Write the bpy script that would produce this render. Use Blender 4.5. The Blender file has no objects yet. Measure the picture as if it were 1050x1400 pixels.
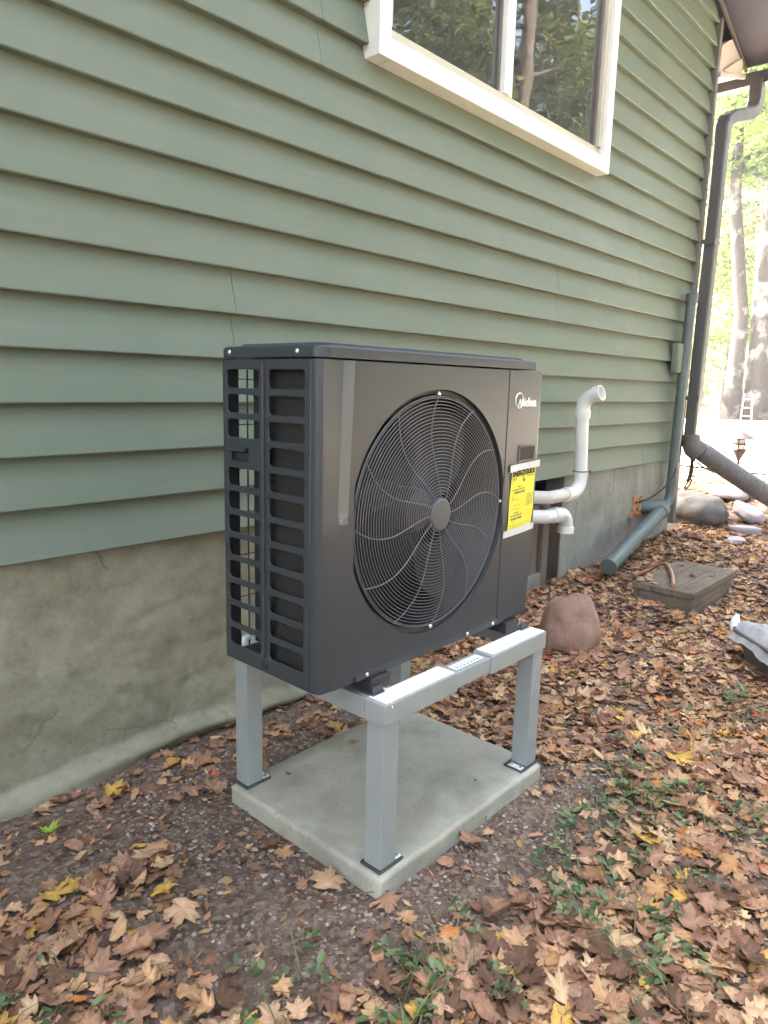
import bpy, bmesh, math, random
import numpy as np
from mathutils import Vector, Matrix, noise as mnoise
random.seed(7); RNG = np.random.default_rng(11)
S = bpy.context.scene
COL = S.collection
R_ = math.radians

# ------------------------------------------------------------------ camera
cam = bpy.data.cameras.new('camera')
cam.sensor_fit = 'HORIZONTAL'; cam.sensor_width = 36.0
cam.lens = 971.15 / 1050 * 36.0
cam.clip_start = 0.05; cam.clip_end = 600
co = bpy.data.objects.new('camera', cam); COL.objects.link(co)
CP = Vector((-1.0841, -2.3009, 1.3173))
AR = Vector((0.673067, -0.739162, 0.024884)); AU = Vector((0.113984, 0.136918, 0.984003)); AF = Vector((0.730745, 0.659464, -0.176408))
co.matrix_world = Matrix(((AR.x, AU.x, -AF.x, CP.x), (AR.y, AU.y, -AF.y, CP.y), (AR.z, AU.z, -AF.z, CP.z), (0, 0, 0, 1)))
S.camera = co

# ------------------------------------------------------------------ light
SUN_EL, SUN_AZ = R_(44), R_(103)            # azimuth measured from +x towards +y
w = bpy.data.worlds.new('World'); S.world = w; w.use_nodes = True
nt = w.node_tree; nt.nodes.clear()
sky = nt.nodes.new('ShaderNodeTexSky'); sky.sky_type = 'NISHITA'; sky.sun_disc = False
sky.sun_elevation = SUN_EL; sky.sun_rotation = R_(90) - SUN_AZ
sky.air_density = .7; sky.dust_density = 7.0; sky.ozone_density = 0.5
bg = nt.nodes.new('ShaderNodeBackground'); bg.inputs['Strength'].default_value = 0.15
wo = nt.nodes.new('ShaderNodeOutputWorld')
nt.links.new(sky.outputs[0], bg.inputs[0]); nt.links.new(bg.outputs[0], wo.inputs[0])
sd = bpy.data.lights.new('sun', 'SUN'); sd.energy = 4.5; sd.angle = R_(0.55); sd.color = (1.0, 0.965, 0.91)
so = bpy.data.objects.new('sun', sd); COL.objects.link(so)
sv = Vector((math.cos(SUN_EL) * math.cos(SUN_AZ), math.cos(SUN_EL) * math.sin(SUN_AZ), math.sin(SUN_EL)))
so.rotation_euler = sv.to_track_quat('Z', 'Y').to_euler(); so.location = (0, 20, 30)
vs = S.view_settings
S.display_settings.display_device = 'sRGB'
vs.view_transform = 'Standard'; vs.look = 'None'; vs.gamma = 1.0; vs.use_curve_mapping = False
vs.exposure = 4.27
vs.use_white_balance = True; vs.white_balance_temperature = 7000; vs.white_balance_tint = 8
VEIL_HAZE = .0018
S.cycles.max_bounces = 8; S.cycles.use_denoising = True

# ------------------------------------------------------------------ helpers
def smooth(a, b, x):
    t = min(1, max(0, (x - a) / (b - a))); return t * t * (3 - 2 * t)

def meta(o, label=None, cat=None, group=None, kind=None):
    if label: o['label'] = label
    if cat: o['category'] = cat
    if group: o['group'] = group
    if kind: o['kind'] = kind
    return o

def thing(name, loc, label, cat, group=None, kind=None):
    o = bpy.data.objects.new(name, None); COL.objects.link(o); o.location = loc
    o.empty_display_size = 0.1
    return meta(o, label, cat, group, kind)

def link(name, me, m, parent=None):
    o = bpy.data.objects.new(name, me); COL.objects.link(o)
    if m is not None and len(me.materials) == 0: me.materials.append(m)
    if parent is not None:
        o.parent = parent
        if parent.type == 'EMPTY': o.matrix_parent_inverse = Matrix.Translation(-Vector(parent.location))
    return o

def frame(d):
    d = Vector(d).normalized()
    a = Vector((0, 0, 1)) if abs(d.z) < .9 else Vector((1, 0, 0))
    u = d.cross(a).normalized(); return u, d.cross(u).normalized()

class MB:
    def __init__(s): s.bm = bmesh.new()
    def box(s, x0, x1, y0, y1, z0, z1, bev=0.0, seg=2, mat=None):
        r = bmesh.ops.create_cube(s.bm, size=1.0); vs = r['verts']
        for v in vs:
            v.co = Vector(((x0 + x1) / 2 + v.co.x * (x1 - x0), (y0 + y1) / 2 + v.co.y * (y1 - y0), (z0 + z1) / 2 + v.co.z * (z1 - z0)))
            if mat is not None: v.co = mat @ v.co
        if bev > 0:
            es = {e for v in vs for e in v.link_edges}
            bmesh.ops.bevel(s.bm, geom=list(es), offset=bev, segments=seg, profile=.5, affect='EDGES')
        return s
    def tube(s, path, rad, n=10, caps=True, closed=False):
        path = [Vector(p) for p in path]; N = len(path)
        if not hasattr(rad, '__len__'): rad = [rad] * N
        rings = []; u = None
        for i, p in enumerate(path):
            if closed: d = path[(i + 1) % N] - path[i - 1]
            else: d = path[min(i + 1, N - 1)] - path[max(i - 1, 0)]
            d.normalize()
            if u is None: u, v = frame(d)
            else:
                u = (u - d * u.dot(d))
                u = u.normalized() if u.length > 1e-6 else frame(d)[0]
                v = d.cross(u)
            rings.append([s.bm.verts.new(p + (u * math.cos(k * 2 * math.pi / n) + v * math.sin(k * 2 * math.pi / n)) * rad[i]) for k in range(n)])
        M = N if closed else N - 1
        for i in range(M):
            a, b = rings[i], rings[(i + 1) % N]
            for k in range(n): s.bm.faces.new((a[k], a[(k + 1) % n], b[(k + 1) % n], b[k]))
        if caps and not closed:
            s.bm.faces.new(rings[0][::-1]); s.bm.faces.new(rings[-1])
        return s
    def lathe(s, prof, o, axis, n=32):           # prof: (radius, distance along axis)
        o = Vector(o); ax = Vector(axis).normalized(); u, v = frame(ax); rings = []
        for r, h in prof:
            rings.append([s.bm.verts.new(o + ax * h + (u * math.cos(k * 2 * math.pi / n) + v * math.sin(k * 2 * math.pi / n)) * max(r, 1e-5)) for k in range(n)])
        for a, b in zip(rings, rings[1:]):
            for k in range(n): s.bm.faces.new((a[k], a[(k + 1) % n], b[(k + 1) % n], b[k]))
        s.bm.faces.new(rings[0][::-1]); s.bm.faces.new(rings[-1])
        return s
    def prism(s, poly, d):                        # poly: 3D points, d: extrusion vector
        d = Vector(d); a = [s.bm.verts.new(Vector(p)) for p in poly]; b = [s.bm.verts.new(Vector(p) + d) for p in poly]
        s.bm.faces.new(a[::-1]); s.bm.faces.new(b); n = len(a)
        for k in range(n): s.bm.faces.new((a[k], a[(k + 1) % n], b[(k + 1) % n], b[k]))
        return s
    def loft(s, sections, closed=False, caps=False):
        rows = [[s.bm.verts.new(Vector(p)) for p in sec] for sec in sections]
        for a, b in zip(rows, rows[1:]):
            n = len(a)
            for k in range(n if closed else n - 1): s.bm.faces.new((a[k], a[(k + 1) % n], b[(k + 1) % n], b[k]))
        if caps: s.bm.faces.new(rows[0][::-1]); s.bm.faces.new(rows[-1])
        return s
    def quad(s, *p): s.bm.faces.new([s.bm.verts.new(Vector(q)) for q in p]); return s
    def obj(s, name, m, parent=None, smooth_deg=35):
        bmesh.ops.recalc_face_normals(s.bm, faces=s.bm.faces[:])
        me = bpy.data.meshes.new(name); s.bm.to_mesh(me); s.bm.free()
        if smooth_deg:
            me.polygons.foreach_set('use_smooth', [True] * len(me.polygons))
            me.set_sharp_from_angle(angle=R_(smooth_deg))
        o = link(name, me, m, parent)
        if 10 < smooth_deg < 45 and len(me.polygons) < 3000:
            wn = o.modifiers.new('weighted', 'WEIGHTED_NORMAL'); wn.keep_sharp = True; wn.weight = 80
        return o

def np_mesh(name, verts, faces_flat, nper, m, colors=None):
    me = bpy.data.meshes.new(name)
    nv, nf = len(verts), len(faces_flat) // nper
    me.vertices.add(nv); me.vertices.foreach_set('co', np.asarray(verts, np.float32).ravel())
    me.loops.add(nf * nper); me.loops.foreach_set('vertex_index', np.asarray(faces_flat, np.int32))
    me.polygons.add(nf); me.polygons.foreach_set('loop_start', np.arange(0, nf * nper, nper, dtype=np.int32))
    if colors is not None:
        at = me.color_attributes.new('tint', 'FLOAT_COLOR', 'POINT')
        c = np.ones((nv, 4), np.float32); c[:, :3] = colors; at.data.foreach_set('color', c.ravel())
    me.update(calc_edges=True); me.validate()
    if m: me.materials.append(m)
    return me

def plate(outline, holes, thick, bev, to3d):      # flat plate with holes -> mesh, mapped by to3d(x, y, z)
    cu = bpy.data.curves.new('plate', 'CURVE'); cu.dimensions = '2D'; cu.fill_mode = 'BOTH'
    cu.extrude = thick / 2 - bev; cu.bevel_depth = bev; cu.bevel_resolution = 1; cu.offset = -bev
    for pts in [outline] + holes:
        sp = cu.splines.new('POLY'); sp.points.add(len(pts) - 1); sp.use_cyclic_u = True
        for q, p in zip(sp.points, pts): q.co = (p[0], p[1], 0, 1)
    t = bpy.data.objects.new('tmp', cu); COL.objects.link(t)
    dg = bpy.context.evaluated_depsgraph_get(); dg.update()
    me = bpy.data.meshes.new_from_object(t.evaluated_get(dg))
    bpy.data.objects.remove(t); bpy.data.curves.remove(cu)
    for v in me.vertices: v.co = to3d(*v.co)
    bm = bmesh.new(); bm.from_mesh(me); bmesh.ops.remove_doubles(bm, verts=bm.verts[:], dist=1e-5)
    bmesh.ops.recalc_face_normals(bm, faces=bm.faces[:]); bm.to_mesh(me); bm.free()
    me.materials.clear()
    return me

def text_mesh(txt, size, to3d, thick=0.0006, bold=0.0, spacing=1.0):
    cu = bpy.data.curves.new('txt', 'FONT'); cu.body = txt; cu.size = size; cu.extrude = thick; cu.offset = bold; cu.space_character = spacing
    t = bpy.data.objects.new('tmp', cu); COL.objects.link(t)
    dg = bpy.context.evaluated_depsgraph_get(); dg.update()
    me = bpy.data.meshes.new_from_object(t.evaluated_get(dg))
    bpy.data.objects.remove(t); bpy.data.curves.remove(cu)
    xs = [v.co.x for v in me.vertices]; w = max(xs) - min(xs); x0 = min(xs)
    for v in me.vertices: v.co = to3d((v.co.x - x0) / w, v.co.y, v.co.z)
    me.materials.clear()
    return me

def rrect(x0, x1, y0, y1, r, n=4):
    p = []
    for cx, cy, a0 in ((x1 - r, y1 - r, 0), (x0 + r, y1 - r, 90), (x0 + r, y0 + r, 180), (x1 - r, y0 + r, 270)):
        for k in range(n + 1):
            a = R_(a0 + 90 * k / n); p.append((cx + r * math.cos(a), cy + r * math.sin(a)))
    return p

# ------------------------------------------------------------------ materials
class NT:
    def __init__(s, name):
        s.m = bpy.data.materials.new(name); s.m.use_nodes = True; s.t = s.m.node_tree; s.t.nodes.clear()
        s.out = s.n('ShaderNodeOutputMaterial'); s.b = s.n('ShaderNodeBsdfPrincipled'); s.l(s.b.outputs[0], s.out.inputs[0])
        s.tc = s.n('ShaderNodeTexCoord').outputs['Object']
    def n(s, k, **kw):
        x = s.t.nodes.new(k)
        for a, v in kw.items(): setattr(x, a, v)
        return x
    def l(s, a, b): s.t.links.new(a, b)
    def noise(s, sc, det=6, rough=.6, vec=None, dist=0.0):
        x = s.n('ShaderNodeTexNoise'); x.inputs['Scale'].default_value = sc; x.inputs['Detail'].default_value = det
        x.inputs['Roughness'].default_value = rough; x.inputs['Distortion'].default_value = dist
        s.l(vec or s.tc, x.inputs['Vector']); return x.outputs['Fac']
    def scaled(s, v):
        x = s.n('ShaderNodeMapping'); x.inputs['Scale'].default_value = v; s.l(s.tc, x.inputs[0]); return x.outputs[0]
    def ramp(s, f, stops):
        x = s.n('ShaderNodeValToRGB'); e = x.color_ramp.elements
        while len(e) < len(stops): e.new(.5)
        for el, (p, c) in zip(e, stops):
            el.position = p; el.color = (*c, 1) if hasattr(c, '__len__') else (c, c, c, 1)
        s.l(f, x.inputs[0]); return x.outputs[0]
    def mix(s, f, a, b, mode='MIX'):
        x = s.n('ShaderNodeMix', data_type='RGBA', blend_type=mode)
        for i, v in ((0, f), (6, a), (7, b)):
            if hasattr(v, 'links'): s.l(v, x.inputs[i])
            elif hasattr(v, '__len__'): x.inputs[i].default_value = (*v, 1)
            else: x.inputs[i].default_value = v
        return x.outputs[2]
    def bump(s, h, st, dist=.01, prev=None):
        x = s.n('ShaderNodeBump'); x.inputs['Strength'].default_value = st; x.inputs['Distance'].default_value = dist
        s.l(h, x.inputs['Height'])
        if prev: s.l(prev, x.inputs['Normal'])
        s.l(x.outputs[0], s.b.inputs['Normal']); return x.outputs[0]
    def set(s, **kw):
        for k, v in kw.items():
            i = s.b.inputs[k.replace('_', ' ')]
            if hasattr(v, 'links'): s.l(v, i)
            elif hasattr(v, '__len__') and len(v) == 3: i.default_value = (*v, 1)
            else: i.default_value = v
        return s.m

def sc(c, k): return tuple(x * k for x in c)

def pmat(name, c, var=.12, scale=6, rough=.6, bump=0.0, bscale=60, metal=0.0, spec=.5, rvar=.08):
    t = NT(name); f = t.noise(scale, 8, .65)
    col = t.ramp(f, [(.3, sc(c, 1 - var)), (.7, sc(c, 1 + var))])
    rg = t.ramp(t.noise(scale * 2.3, 5), [(.3, max(0, rough - rvar)), (.7, min(1, rough + rvar))])
    t.set(Base_Color=col, Roughness=rg, Metallic=metal, Specular_IOR_Level=spec)
    if bump: t.bump(t.noise(bscale, 5), bump, .004)
    return t.m

M = {}
def siding_mat():
    t = NT('siding_paint')
    oi = t.n('ShaderNodeObjectInfo').outputs['Random']
    base = t.ramp(t.noise(1.6, 6), [(.3, (.138, .170, .122)), (.7, (.163, .194, .144))])
    base = t.mix(.10, base, t.ramp(oi, [(0, (.15, .185, .125)), (1, (.25, .265, .215))]))
    str_ = t.noise(3.0, 8, .7, t.scaled((.6, 1, 9)))
    base = t.mix(t.ramp(str_, [(.52, 0.0), (.8, .35)]), base, (.25, .26, .21))
    sp = t.noise(38, 3, .7)
    base = t.mix(t.ramp(sp, [(.68, 0.0), (.76, .35)]), base, (.09, .095, .07))
    t.set(Base_Color=base, Roughness=.52, Specular_IOR_Level=.35)
    g = t.bump(t.noise(14, 6, .7, t.scaled((.25, 1, 3))), .10, .006)
    t.bump(t.noise(220, 3), .06, .002, g)
    return t.m
M['siding'] = siding_mat()

def parge_mat():
    t = NT('parged_concrete')
    n1 = t.noise(2.6, 10, .72, dist=.15); n2 = t.noise(7, 9, .75); n3 = t.noise(1.1, 4)
    c = t.ramp(n1, [(.28, (.18, .17, .125)), (.45, (.26, .25, .195)), (.62, (.335, .325, .262)), (.8, (.41, .40, .335))])
    c = t.mix(t.ramp(n2, [(.47, 0.0), (.66, .6)]), c, (.185, .18, .135))
    c = t.mix(t.ramp(t.noise(19, 8, .75), [(.5, 0.0), (.68, .45)]), c, (.14, .135, .10))
    c = t.mix(t.ramp(n3, [(.45, 0.0), (.65, .4)]), c, (.31, .295, .245))
    c = t.mix(t.ramp(t.noise(55, 5, .7), [(.62, 0.0), (.72, .5)]), c, (.40, .39, .34))
    vc = t.n('ShaderNodeTexVoronoi', feature='DISTANCE_TO_EDGE'); vc.inputs['Scale'].default_value = 1.7
    wv = t.n('ShaderNodeMixRGB'); wv.inputs[0].default_value = .18; t.l(t.tc, wv.inputs[1])
    nn = t.n('ShaderNodeTexNoise'); nn.inputs['Scale'].default_value = 4; nn.inputs['Detail'].default_value = 8; t.l(t.tc, nn.inputs['Vector'])
    t.l(nn.outputs['Color'], wv.inputs[2]); t.l(wv.outputs[0], vc.inputs['Vector'])
    crack = t.ramp(vc.outputs['Distance'], [(0.0, 0.0), (.007, 1.0)])
    gate = t.ramp(t.noise(1.9, 3), [(.41, 0.0), (.44, 1.0)])
    cg = t.n('ShaderNodeMath', operation='MAXIMUM'); t.l(crack, cg.inputs[0]); t.l(gate, cg.inputs[1])
    c = t.mix(cg.outputs[0], (.17, .16, .125), c)
    c = t.mix(1.0, c, (1.0, .96, .84), 'MULTIPLY')
    t.set(Base_Color=c, Roughness=.9, Specular_IOR_Level=.2)
    b = t.bump(n2, .55, .010); b = t.bump(t.noise(24, 8, .8), .6, .006, b); b = t.bump(t.noise(120, 4, .7), .4, .002, b); t.bump(cg.outputs[0], .2, .002, b)
    return t.m
M['parge'] = parge_mat()

def block_mat():
    t = NT('foundation_block'); oi = t.n('ShaderNodeObjectInfo').outputs['Random']
    n1 = t.noise(3.5, 8, .65, dist=.4)
    c = t.ramp(n1, [(.3, (.20, .195, .165)), (.5, (.285, .28, .24)), (.72, (.36, .355, .31))])
    c = t.mix(.10, c, t.ramp(oi, [(0, (.22, .21, .18)), (1, (.36, .35, .31))]))
    c = t.mix(t.ramp(t.noise(5, 6, .7, t.scaled((1.6, 1, .45))), [(.52, 0.0), (.72, .7)]), c, (.15, .145, .115))
    t.set(Base_Color=c, Roughness=.9, Specular_IOR_Level=.2)
    b = t.bump(t.noise(10, 7), .4, .012); t.bump(t.noise(60, 5), .3, .004, b)
    return t.m
M['block'] = block_mat()
def pad_mat():
    t = NT('pad_concrete')
    n1 = t.noise(3.2, 8, .6, dist=.3)
    c = t.ramp(n1, [(.28, (.27, .245, .185)), (.45, (.37, .345, .27)), (.6, (.45, .425, .35)), (.75, (.52, .495, .42))])
    c = t.mix(t.ramp(t.noise(9, 8, .7), [(.5, 0.0), (.75, .45)]), c, (.25, .24, .19))
    c = t.mix(t.ramp(t.noise(1.9, 5, .6), [(.52, 0.0), (.60, .5)]), c, (.235, .225, .18))
    c = t.mix(t.ramp(t.noise(85, 4), [(.62, 0.0), (.70, .6)]), c, (.16, .15, .12))
    t.set(Base_Color=c, Roughness=.85, Specular_IOR_Level=.25)
    b = t.bump(t.noise(25, 6), .15, .004); t.bump(t.noise(160, 4), .2, .002, b)
    return t.m
M['pad'] = pad_mat()
M['unit'] = pmat('dark_grey_powder_coat', (.045, .051, .057), .05, 3, .38, .10, 900, .2, .5, .03)
M['unit_front'] = pmat('dark_grey_front_coat', (.042, .049, .055), .05, 2, .34, .06, 900, .15, .5, .03)
M['unit_dark'] = pmat('black_plastic', (.022, .022, .023), .1, 4, .5)
M['strip'] = pmat('satin_grey_strip', (.15, .155, .14), .02, 3, .42, 0, 60, .3, .5, 0)
M['wire'] = pmat('fan_guard_wire', (.16, .16, .165), .08, 20, .45, 0, 60, .3)
M['hub'] = pmat('fan_hub_plastic', (.085, .085, .088), .06, 10, .5)
M['coil'] = None
def coil_mat():
    t = NT('coil_fins'); wv = t.n('ShaderNodeTexWave'); wv.inputs['Scale'].default_value = 90; wv.bands_direction = 'Z'
    t.l(t.tc, wv.inputs['Vector'])
    t.set(Base_Color=t.mix(wv.outputs['Fac'], (.022, .022, .021), (.045, .044, .040)), Roughness=.6, Metallic=.3)
    t.bump(wv.outputs['Fac'], .4, .003); return t.m
M['coil'] = coil_mat()
M['screw'] = pmat('zinc_screw', (.75, .75, .72), .05, 40, .25, 0, 60, 1.0)
M['logo'] = pmat('silver_lettering', (.86, .85, .74), .04, 30, .3, 0, 60, .3)
M['stand'] = pmat('stand_grey_paint', (.33, .36, .345), .05, 5, .42, .08, 300, .15)
M['sticker_white'] = pmat('white_paper_and_skylight', (.8, .8, .8), .03, 30, .6)
M['ink'] = pmat('grey_ink', (.10, .10, .10), .1, 30, .6)
M['ink_black'] = pmat('black_ink', (.015, .015, .012), .1, 30, .6)
M['yellow'] = pmat('yellow_paper', (.86, .74, .055), .03, 12, .6, .1, 40)
M['tape'] = pmat('masking_tape', (.66, .66, .63), .06, 25, .5, .2, 90)
M['pvc'] = pmat('white_pvc', (.72, .71, .66), .05, 9, .38)
M['pvc_dirty'] = pmat('yellowed_pvc', (.62, .58, .50), .10, 9, .42)
M['green_pipe'] = pmat('grey_green_pipe', (.105, .130, .118), .10, 7, .5, .05, 80)
M['steel'] = pmat('galvanised_plate', (.10, .105, .105), .2, 30, .45, .1, 200, .6)
M['frame'] = pmat('cream_window_frame', (.78, .785, .70), .05, 5, .45, .05, 80)
M['frame_grey'] = pmat('aged_window_sash', (.52, .50, .40), .10, 9, .5, .08, 80)
M['soffit'] = pmat('brown_soffit_paint', (.085, .088, .12), .08, 3, .6, .1, 60)
M['trim'] = pmat('taupe_trim_paint', (.17, .15, .13), .10, 4, .5, .05, 80)
M['return'] = pmat('cream_return_paint', (.50, .45, .39), .08, 6, .6, .1, 60)
M['gutter'] = pmat('taupe_gutter_metal', (.115, .11, .105), .10, 3, .42, .03, 80, .2)
M['hose'] = pmat('brown_corrugated_plastic', (.14, .128, .115), .10, 6, .5)
M['wood'] = None
def wood_mat(name, c1, c2, sx=(1, 1, 12)):
    t = NT(name); g = t.noise(5, 8, .7, t.scaled(sx)); c = t.ramp(g, [(.3, c1), (.7, c2)])
    c = t.mix(t.ramp(t.noise(3, 5), [(.45, 0.0), (.7, .5)]), c, sc(c1, .6))
    t.set(Base_Color=c, Roughness=.85, Specular_IOR_Level=.2); t.bump(g, .4, .004); return t.m
M['wood_dark'] = wood_mat('stained_dark_wood', (.035, .024, .020), (.065, .042, .035), (9, 9, .8))
M['wood_grey'] = wood_mat('weathered_post_wood', (.14, .115, .09), (.23, .19, .155), (10, 10, .8))
M['slab'] = wood_mat('weathered_cover_board', (.13, .098, .07), (.25, .195, .145), (1.0, 9, 9))
M['boulder'] = None
def rock_mat(name, stops, s=4):
    t = NT(name); n1 = t.noise(s, 9, .65, dist=.4)
    c = t.ramp(n1, stops); c = t.mix(t.ramp(t.noise(s * 9, 5), [(.5, 0.0), (.75, .4)]), c, sc(stops[0][1], .7))
    t.set(Base_Color=c, Roughness=.88, Specular_IOR_Level=.2)
    b = t.bump(n1, .3, .02); t.bump(t.noise(s * 14, 6), .35, .004, b); return t.m
M['boulder'] = rock_mat('reddish_granite', [(.3, (.21, .125, .09)), (.5, (.32, .19, .14)), (.72, (.43, .30, .24))], 6)
M['rock'] = rock_mat('grey_fieldstone', [(.3, (.09, .085, .078)), (.5, (.15, .142, .13)), (.72, (.24, .225, .21))], 5)
M['stone_pale'] = rock_mat('pale_flagstone', [(.3, (.25, .225, .235)), (.5, (.34, .305, .325)), (.72, (.42, .385, .405))], 6)
M['copper'] = pmat('copper_pipe', (.42, .21, .14), .2, 20, .4, 0, 60, .55)
M['tray'] = pmat('dark_grey_tray', (.10, .105, .10), .15, 8, .5)
M['cable'] = pmat('black_cable', (.02, .02, .02), .1, 10, .5)
M['lamp_metal'] = pmat('bronze_lamp_metal', (.03, .025, .023), .15, 10, .5, 0, 60, .2)
M['ladder'] = pmat('pale_aluminium', (.62, .62, .62), .05, 10, .4, 0, 60, .5)
M['drive'] = pmat('pale_gravel_drive', (.50, .48, .43), .15, 2, .9, .5, 60)
M['plain_white'] = pmat('matte_white', (.82, .82, .84), .04, 10, .6)

def film_mat():
    t = NT('clear_plastic_film'); t.b.inputs['Roughness'].default_value = .22
    t.set(Base_Color=(.80, .78, .78), Transmission_Weight=.35, IOR=1.3)
    t.set(Alpha=t.ramp(t.noise(9, 5), [(.35, .55), (.65, .85)]))
    t.bump(t.noise(14, 4), .6, .02); return t.m
M['film'] = film_mat()
def glass_mat():
    m = bpy.data.materials.new('window_glass'); m.use_nodes = True; t = m.node_tree; t.nodes.clear()
    o = t.nodes.new('ShaderNodeOutputMaterial'); mx = t.nodes.new('ShaderNodeMixShader'); tr = t.nodes.new('ShaderNodeBsdfTransparent')
    tr.inputs[0].default_value = (.80, .82, .80, 1)
    gl = t.nodes.new('ShaderNodeBsdfGlossy'); gl.inputs['Roughness'].default_value = .012; gl.inputs[0].default_value = (1, 1, 1, 1)
    fr = t.nodes.new('ShaderNodeFresnel'); fr.inputs[0].default_value = 1.9
    no = t.nodes.new('ShaderNodeTexNoise'); no.inputs['Scale'].default_value = 2.2; bp = t.nodes.new('ShaderNodeBump'); bp.inputs['Strength'].default_value = .03; bp.inputs['Distance'].default_value = .05
    tc = t.nodes.new('ShaderNodeTexCoord')
    t.links.new(tc.outputs['Object'], no.inputs['Vector']); t.links.new(no.outputs['Fac'], bp.inputs['Height']); t.links.new(bp.outputs[0], gl.inputs['Normal'])
    df = t.nodes.new('ShaderNodeBsdfDiffuse'); df.inputs[0].default_value = (.42, .43, .45, 1); m2 = t.nodes.new('ShaderNodeMixShader'); m2.inputs[0].default_value = .07; t.links.new(tr.outputs[0], m2.inputs[1]); t.links.new(df.outputs[0], m2.inputs[2])
    t.links.new(fr.outputs[0], mx.inputs[0]); t.links.new(m2.outputs[0], mx.inputs[1]); t.links.new(gl.outputs[0], mx.inputs[2]); t.links.new(mx.outputs[0], o.inputs[0])
    return m
M['glass'] = glass_mat()

def leaf_mat(name, trans, rough=.55, veins=0.0):
    t = NT(name); a = t.n('ShaderNodeVertexColor', layer_name='tint').outputs['Color']
    g = t.noise(40, 5)
    c = t.mix(t.ramp(g, [(.4, 0.0), (.75, .45)]), a, t.mix(1.0, a, (.62, .55, .5), 'MULTIPLY'))
    t.set(Base_Color=c, Roughness=rough, Specular_IOR_Level=.3)
    if veins: t.bump(g, veins, .004)
    if trans:
        tl = t.n('ShaderNodeBsdfTranslucent'); t.l(c, tl.inputs[0]); mx = t.n('ShaderNodeMixShader'); mx.inputs[0].default_value = trans
        t.l(t.b.outputs[0], mx.inputs[1]); t.l(tl.outputs[0], mx.inputs[2]); t.l(mx.outputs[0], t.out.inputs[0])
    return t.m
M['litter'] = leaf_mat('fallen_leaf', .12, .6, .4)
M['foliage'] = leaf_mat('tree_foliage', .45, .5)
M['vine'] = leaf_mat('ground_vine_leaf', .2, .4)
M['gravel'] = leaf_mat('gravel_stone', 0, .85, .3)

def bark_mat(name, dark, light, amt=.5):
    t = NT(name); n = t.noise(5, 9, .7, t.scaled((2.2, 2.2, .5))); c = t.ramp(n, [(.3, sc(dark, .6)), (.6, dark), (.8, sc(dark, 1.5))])
    c = t.mix(t.ramp(t.noise(1.7, 6, .6), [(.5, 0.0), (.62, amt)]), c, light)
    t.set(Base_Color=c, Roughness=.9, Specular_IOR_Level=.15); t.bump(n, .8, .04); return t.m
M['bark'] = bark_mat('grey_bark', (.034, .030, .030), (.30, .285, .29))
M['bark_dark'] = bark_mat('dark_bark', (.07, .058, .05), (.16, .15, .13), .3)

def soil_mat():
    t = NT('leafy_soil')
    n1 = t.noise(3.0, 9, .68); n2 = t.noise(28, 8, .75)
    c = t.ramp(n1, [(.3, (.055, .037, .026)), (.5, (.11, .074, .053)), (.7, (.18, .125, .092))])
    c = t.mix(t.ramp(n2, [(.42, 0.0), (.7, .75)]), c, (.24, .17, .125))
    vo = t.n('ShaderNodeTexVoronoi'); vo.inputs['Scale'].default_value = 75; t.l(t.tc, vo.inputs['Vector'])
    sep = t.n('ShaderNodeSeparateColor'); t.l(vo.outputs['Color'], sep.inputs[0])
    c = t.mix(t.ramp(sep.outputs[0], [(.55, 0.0), (.9, .6)]), c, (.31, .24, .19))
    t.set(Base_Color=c, Roughness=.95, Specular_IOR_Level=.15)
    b = t.bump(n2, .6, .02); t.bump(vo.outputs['Distance'], .5, .008, b); return t.m
M['soil'] = soil_mat()

# ------------------------------------------------------------------ ground
PX0, PX1, PY0, PY1, PT = .1356, .9553, -1.2174, -.5723, .0582
HZX = [(-50, 0), (2.4, 0), (3.4, 0), (5.5, .08), (7.5, .30), (10, .42), (16, .55), (25, .60), (300, .9)]
def gh(x, y):
    z = HZX[-1][1]
    for (a, za), (b, zb) in zip(HZX, HZX[1:]):
        if x < b: z = za + (zb - za) * max(0, (x - a)) / (b - a); break
    z -= .10 * smooth(2.6, .8, x) * smooth(-.45, -.12, y)
    if -4 < x < 12 and -6 < y < 4:
        dx = max(PX0 - x, 0, x - PX1); dy = max(PY0 - y, 0, y - PY1); dd = math.hypot(dx, dy)
        k = smooth(0, .25, dd)
        z += k * .022 * mnoise.noise(Vector((x * 1.7, y * 1.7, 3.1))) + (.3 + .7 * k) * .007 * mnoise.noise(Vector((x * 7, y * 7, 1.3)))
        z += .003 * mnoise.noise(Vector((x * 25, y * 25, 1.9)))
        z += .06 * math.exp(-((x - 3.05) / .16) ** 2 - ((y + .70) / .25) ** 2) * smooth(3.16, 3.10, x)
    return z
def axis(a, b, st, lo, hi):
    v = list(np.arange(a, b, st)); s = st; p = a
    while p > lo: s *= 1.35; p -= s; v.insert(0, p)
    s = st; p = v[-1]
    while p < hi: s *= 1.35; p += s; v.append(p)
    return v
gx = axis(-1.4, 6.2, .03, -180, 260); gy = axis(-3.0, .1, .03, -180, 260)
gv = [(x, y, gh(x, y)) for y in gy for x in gx]
nx = len(gx); gf = []
for j in range(len(gy) - 1):
    for i in range(nx - 1): gf += [j * nx + i, j * nx + i + 1, (j + 1) * nx + i + 1, (j + 1) * nx + i]
gm = np_mesh('ground', gv, gf, 4, M['soil'])
gm.polygons.foreach_set('use_smooth', [True] * len(gm.polygons))
ground = meta(link('ground', gm, None), 'brown leaf strewn soil rising gently past the house corner', kind='structure')

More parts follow.
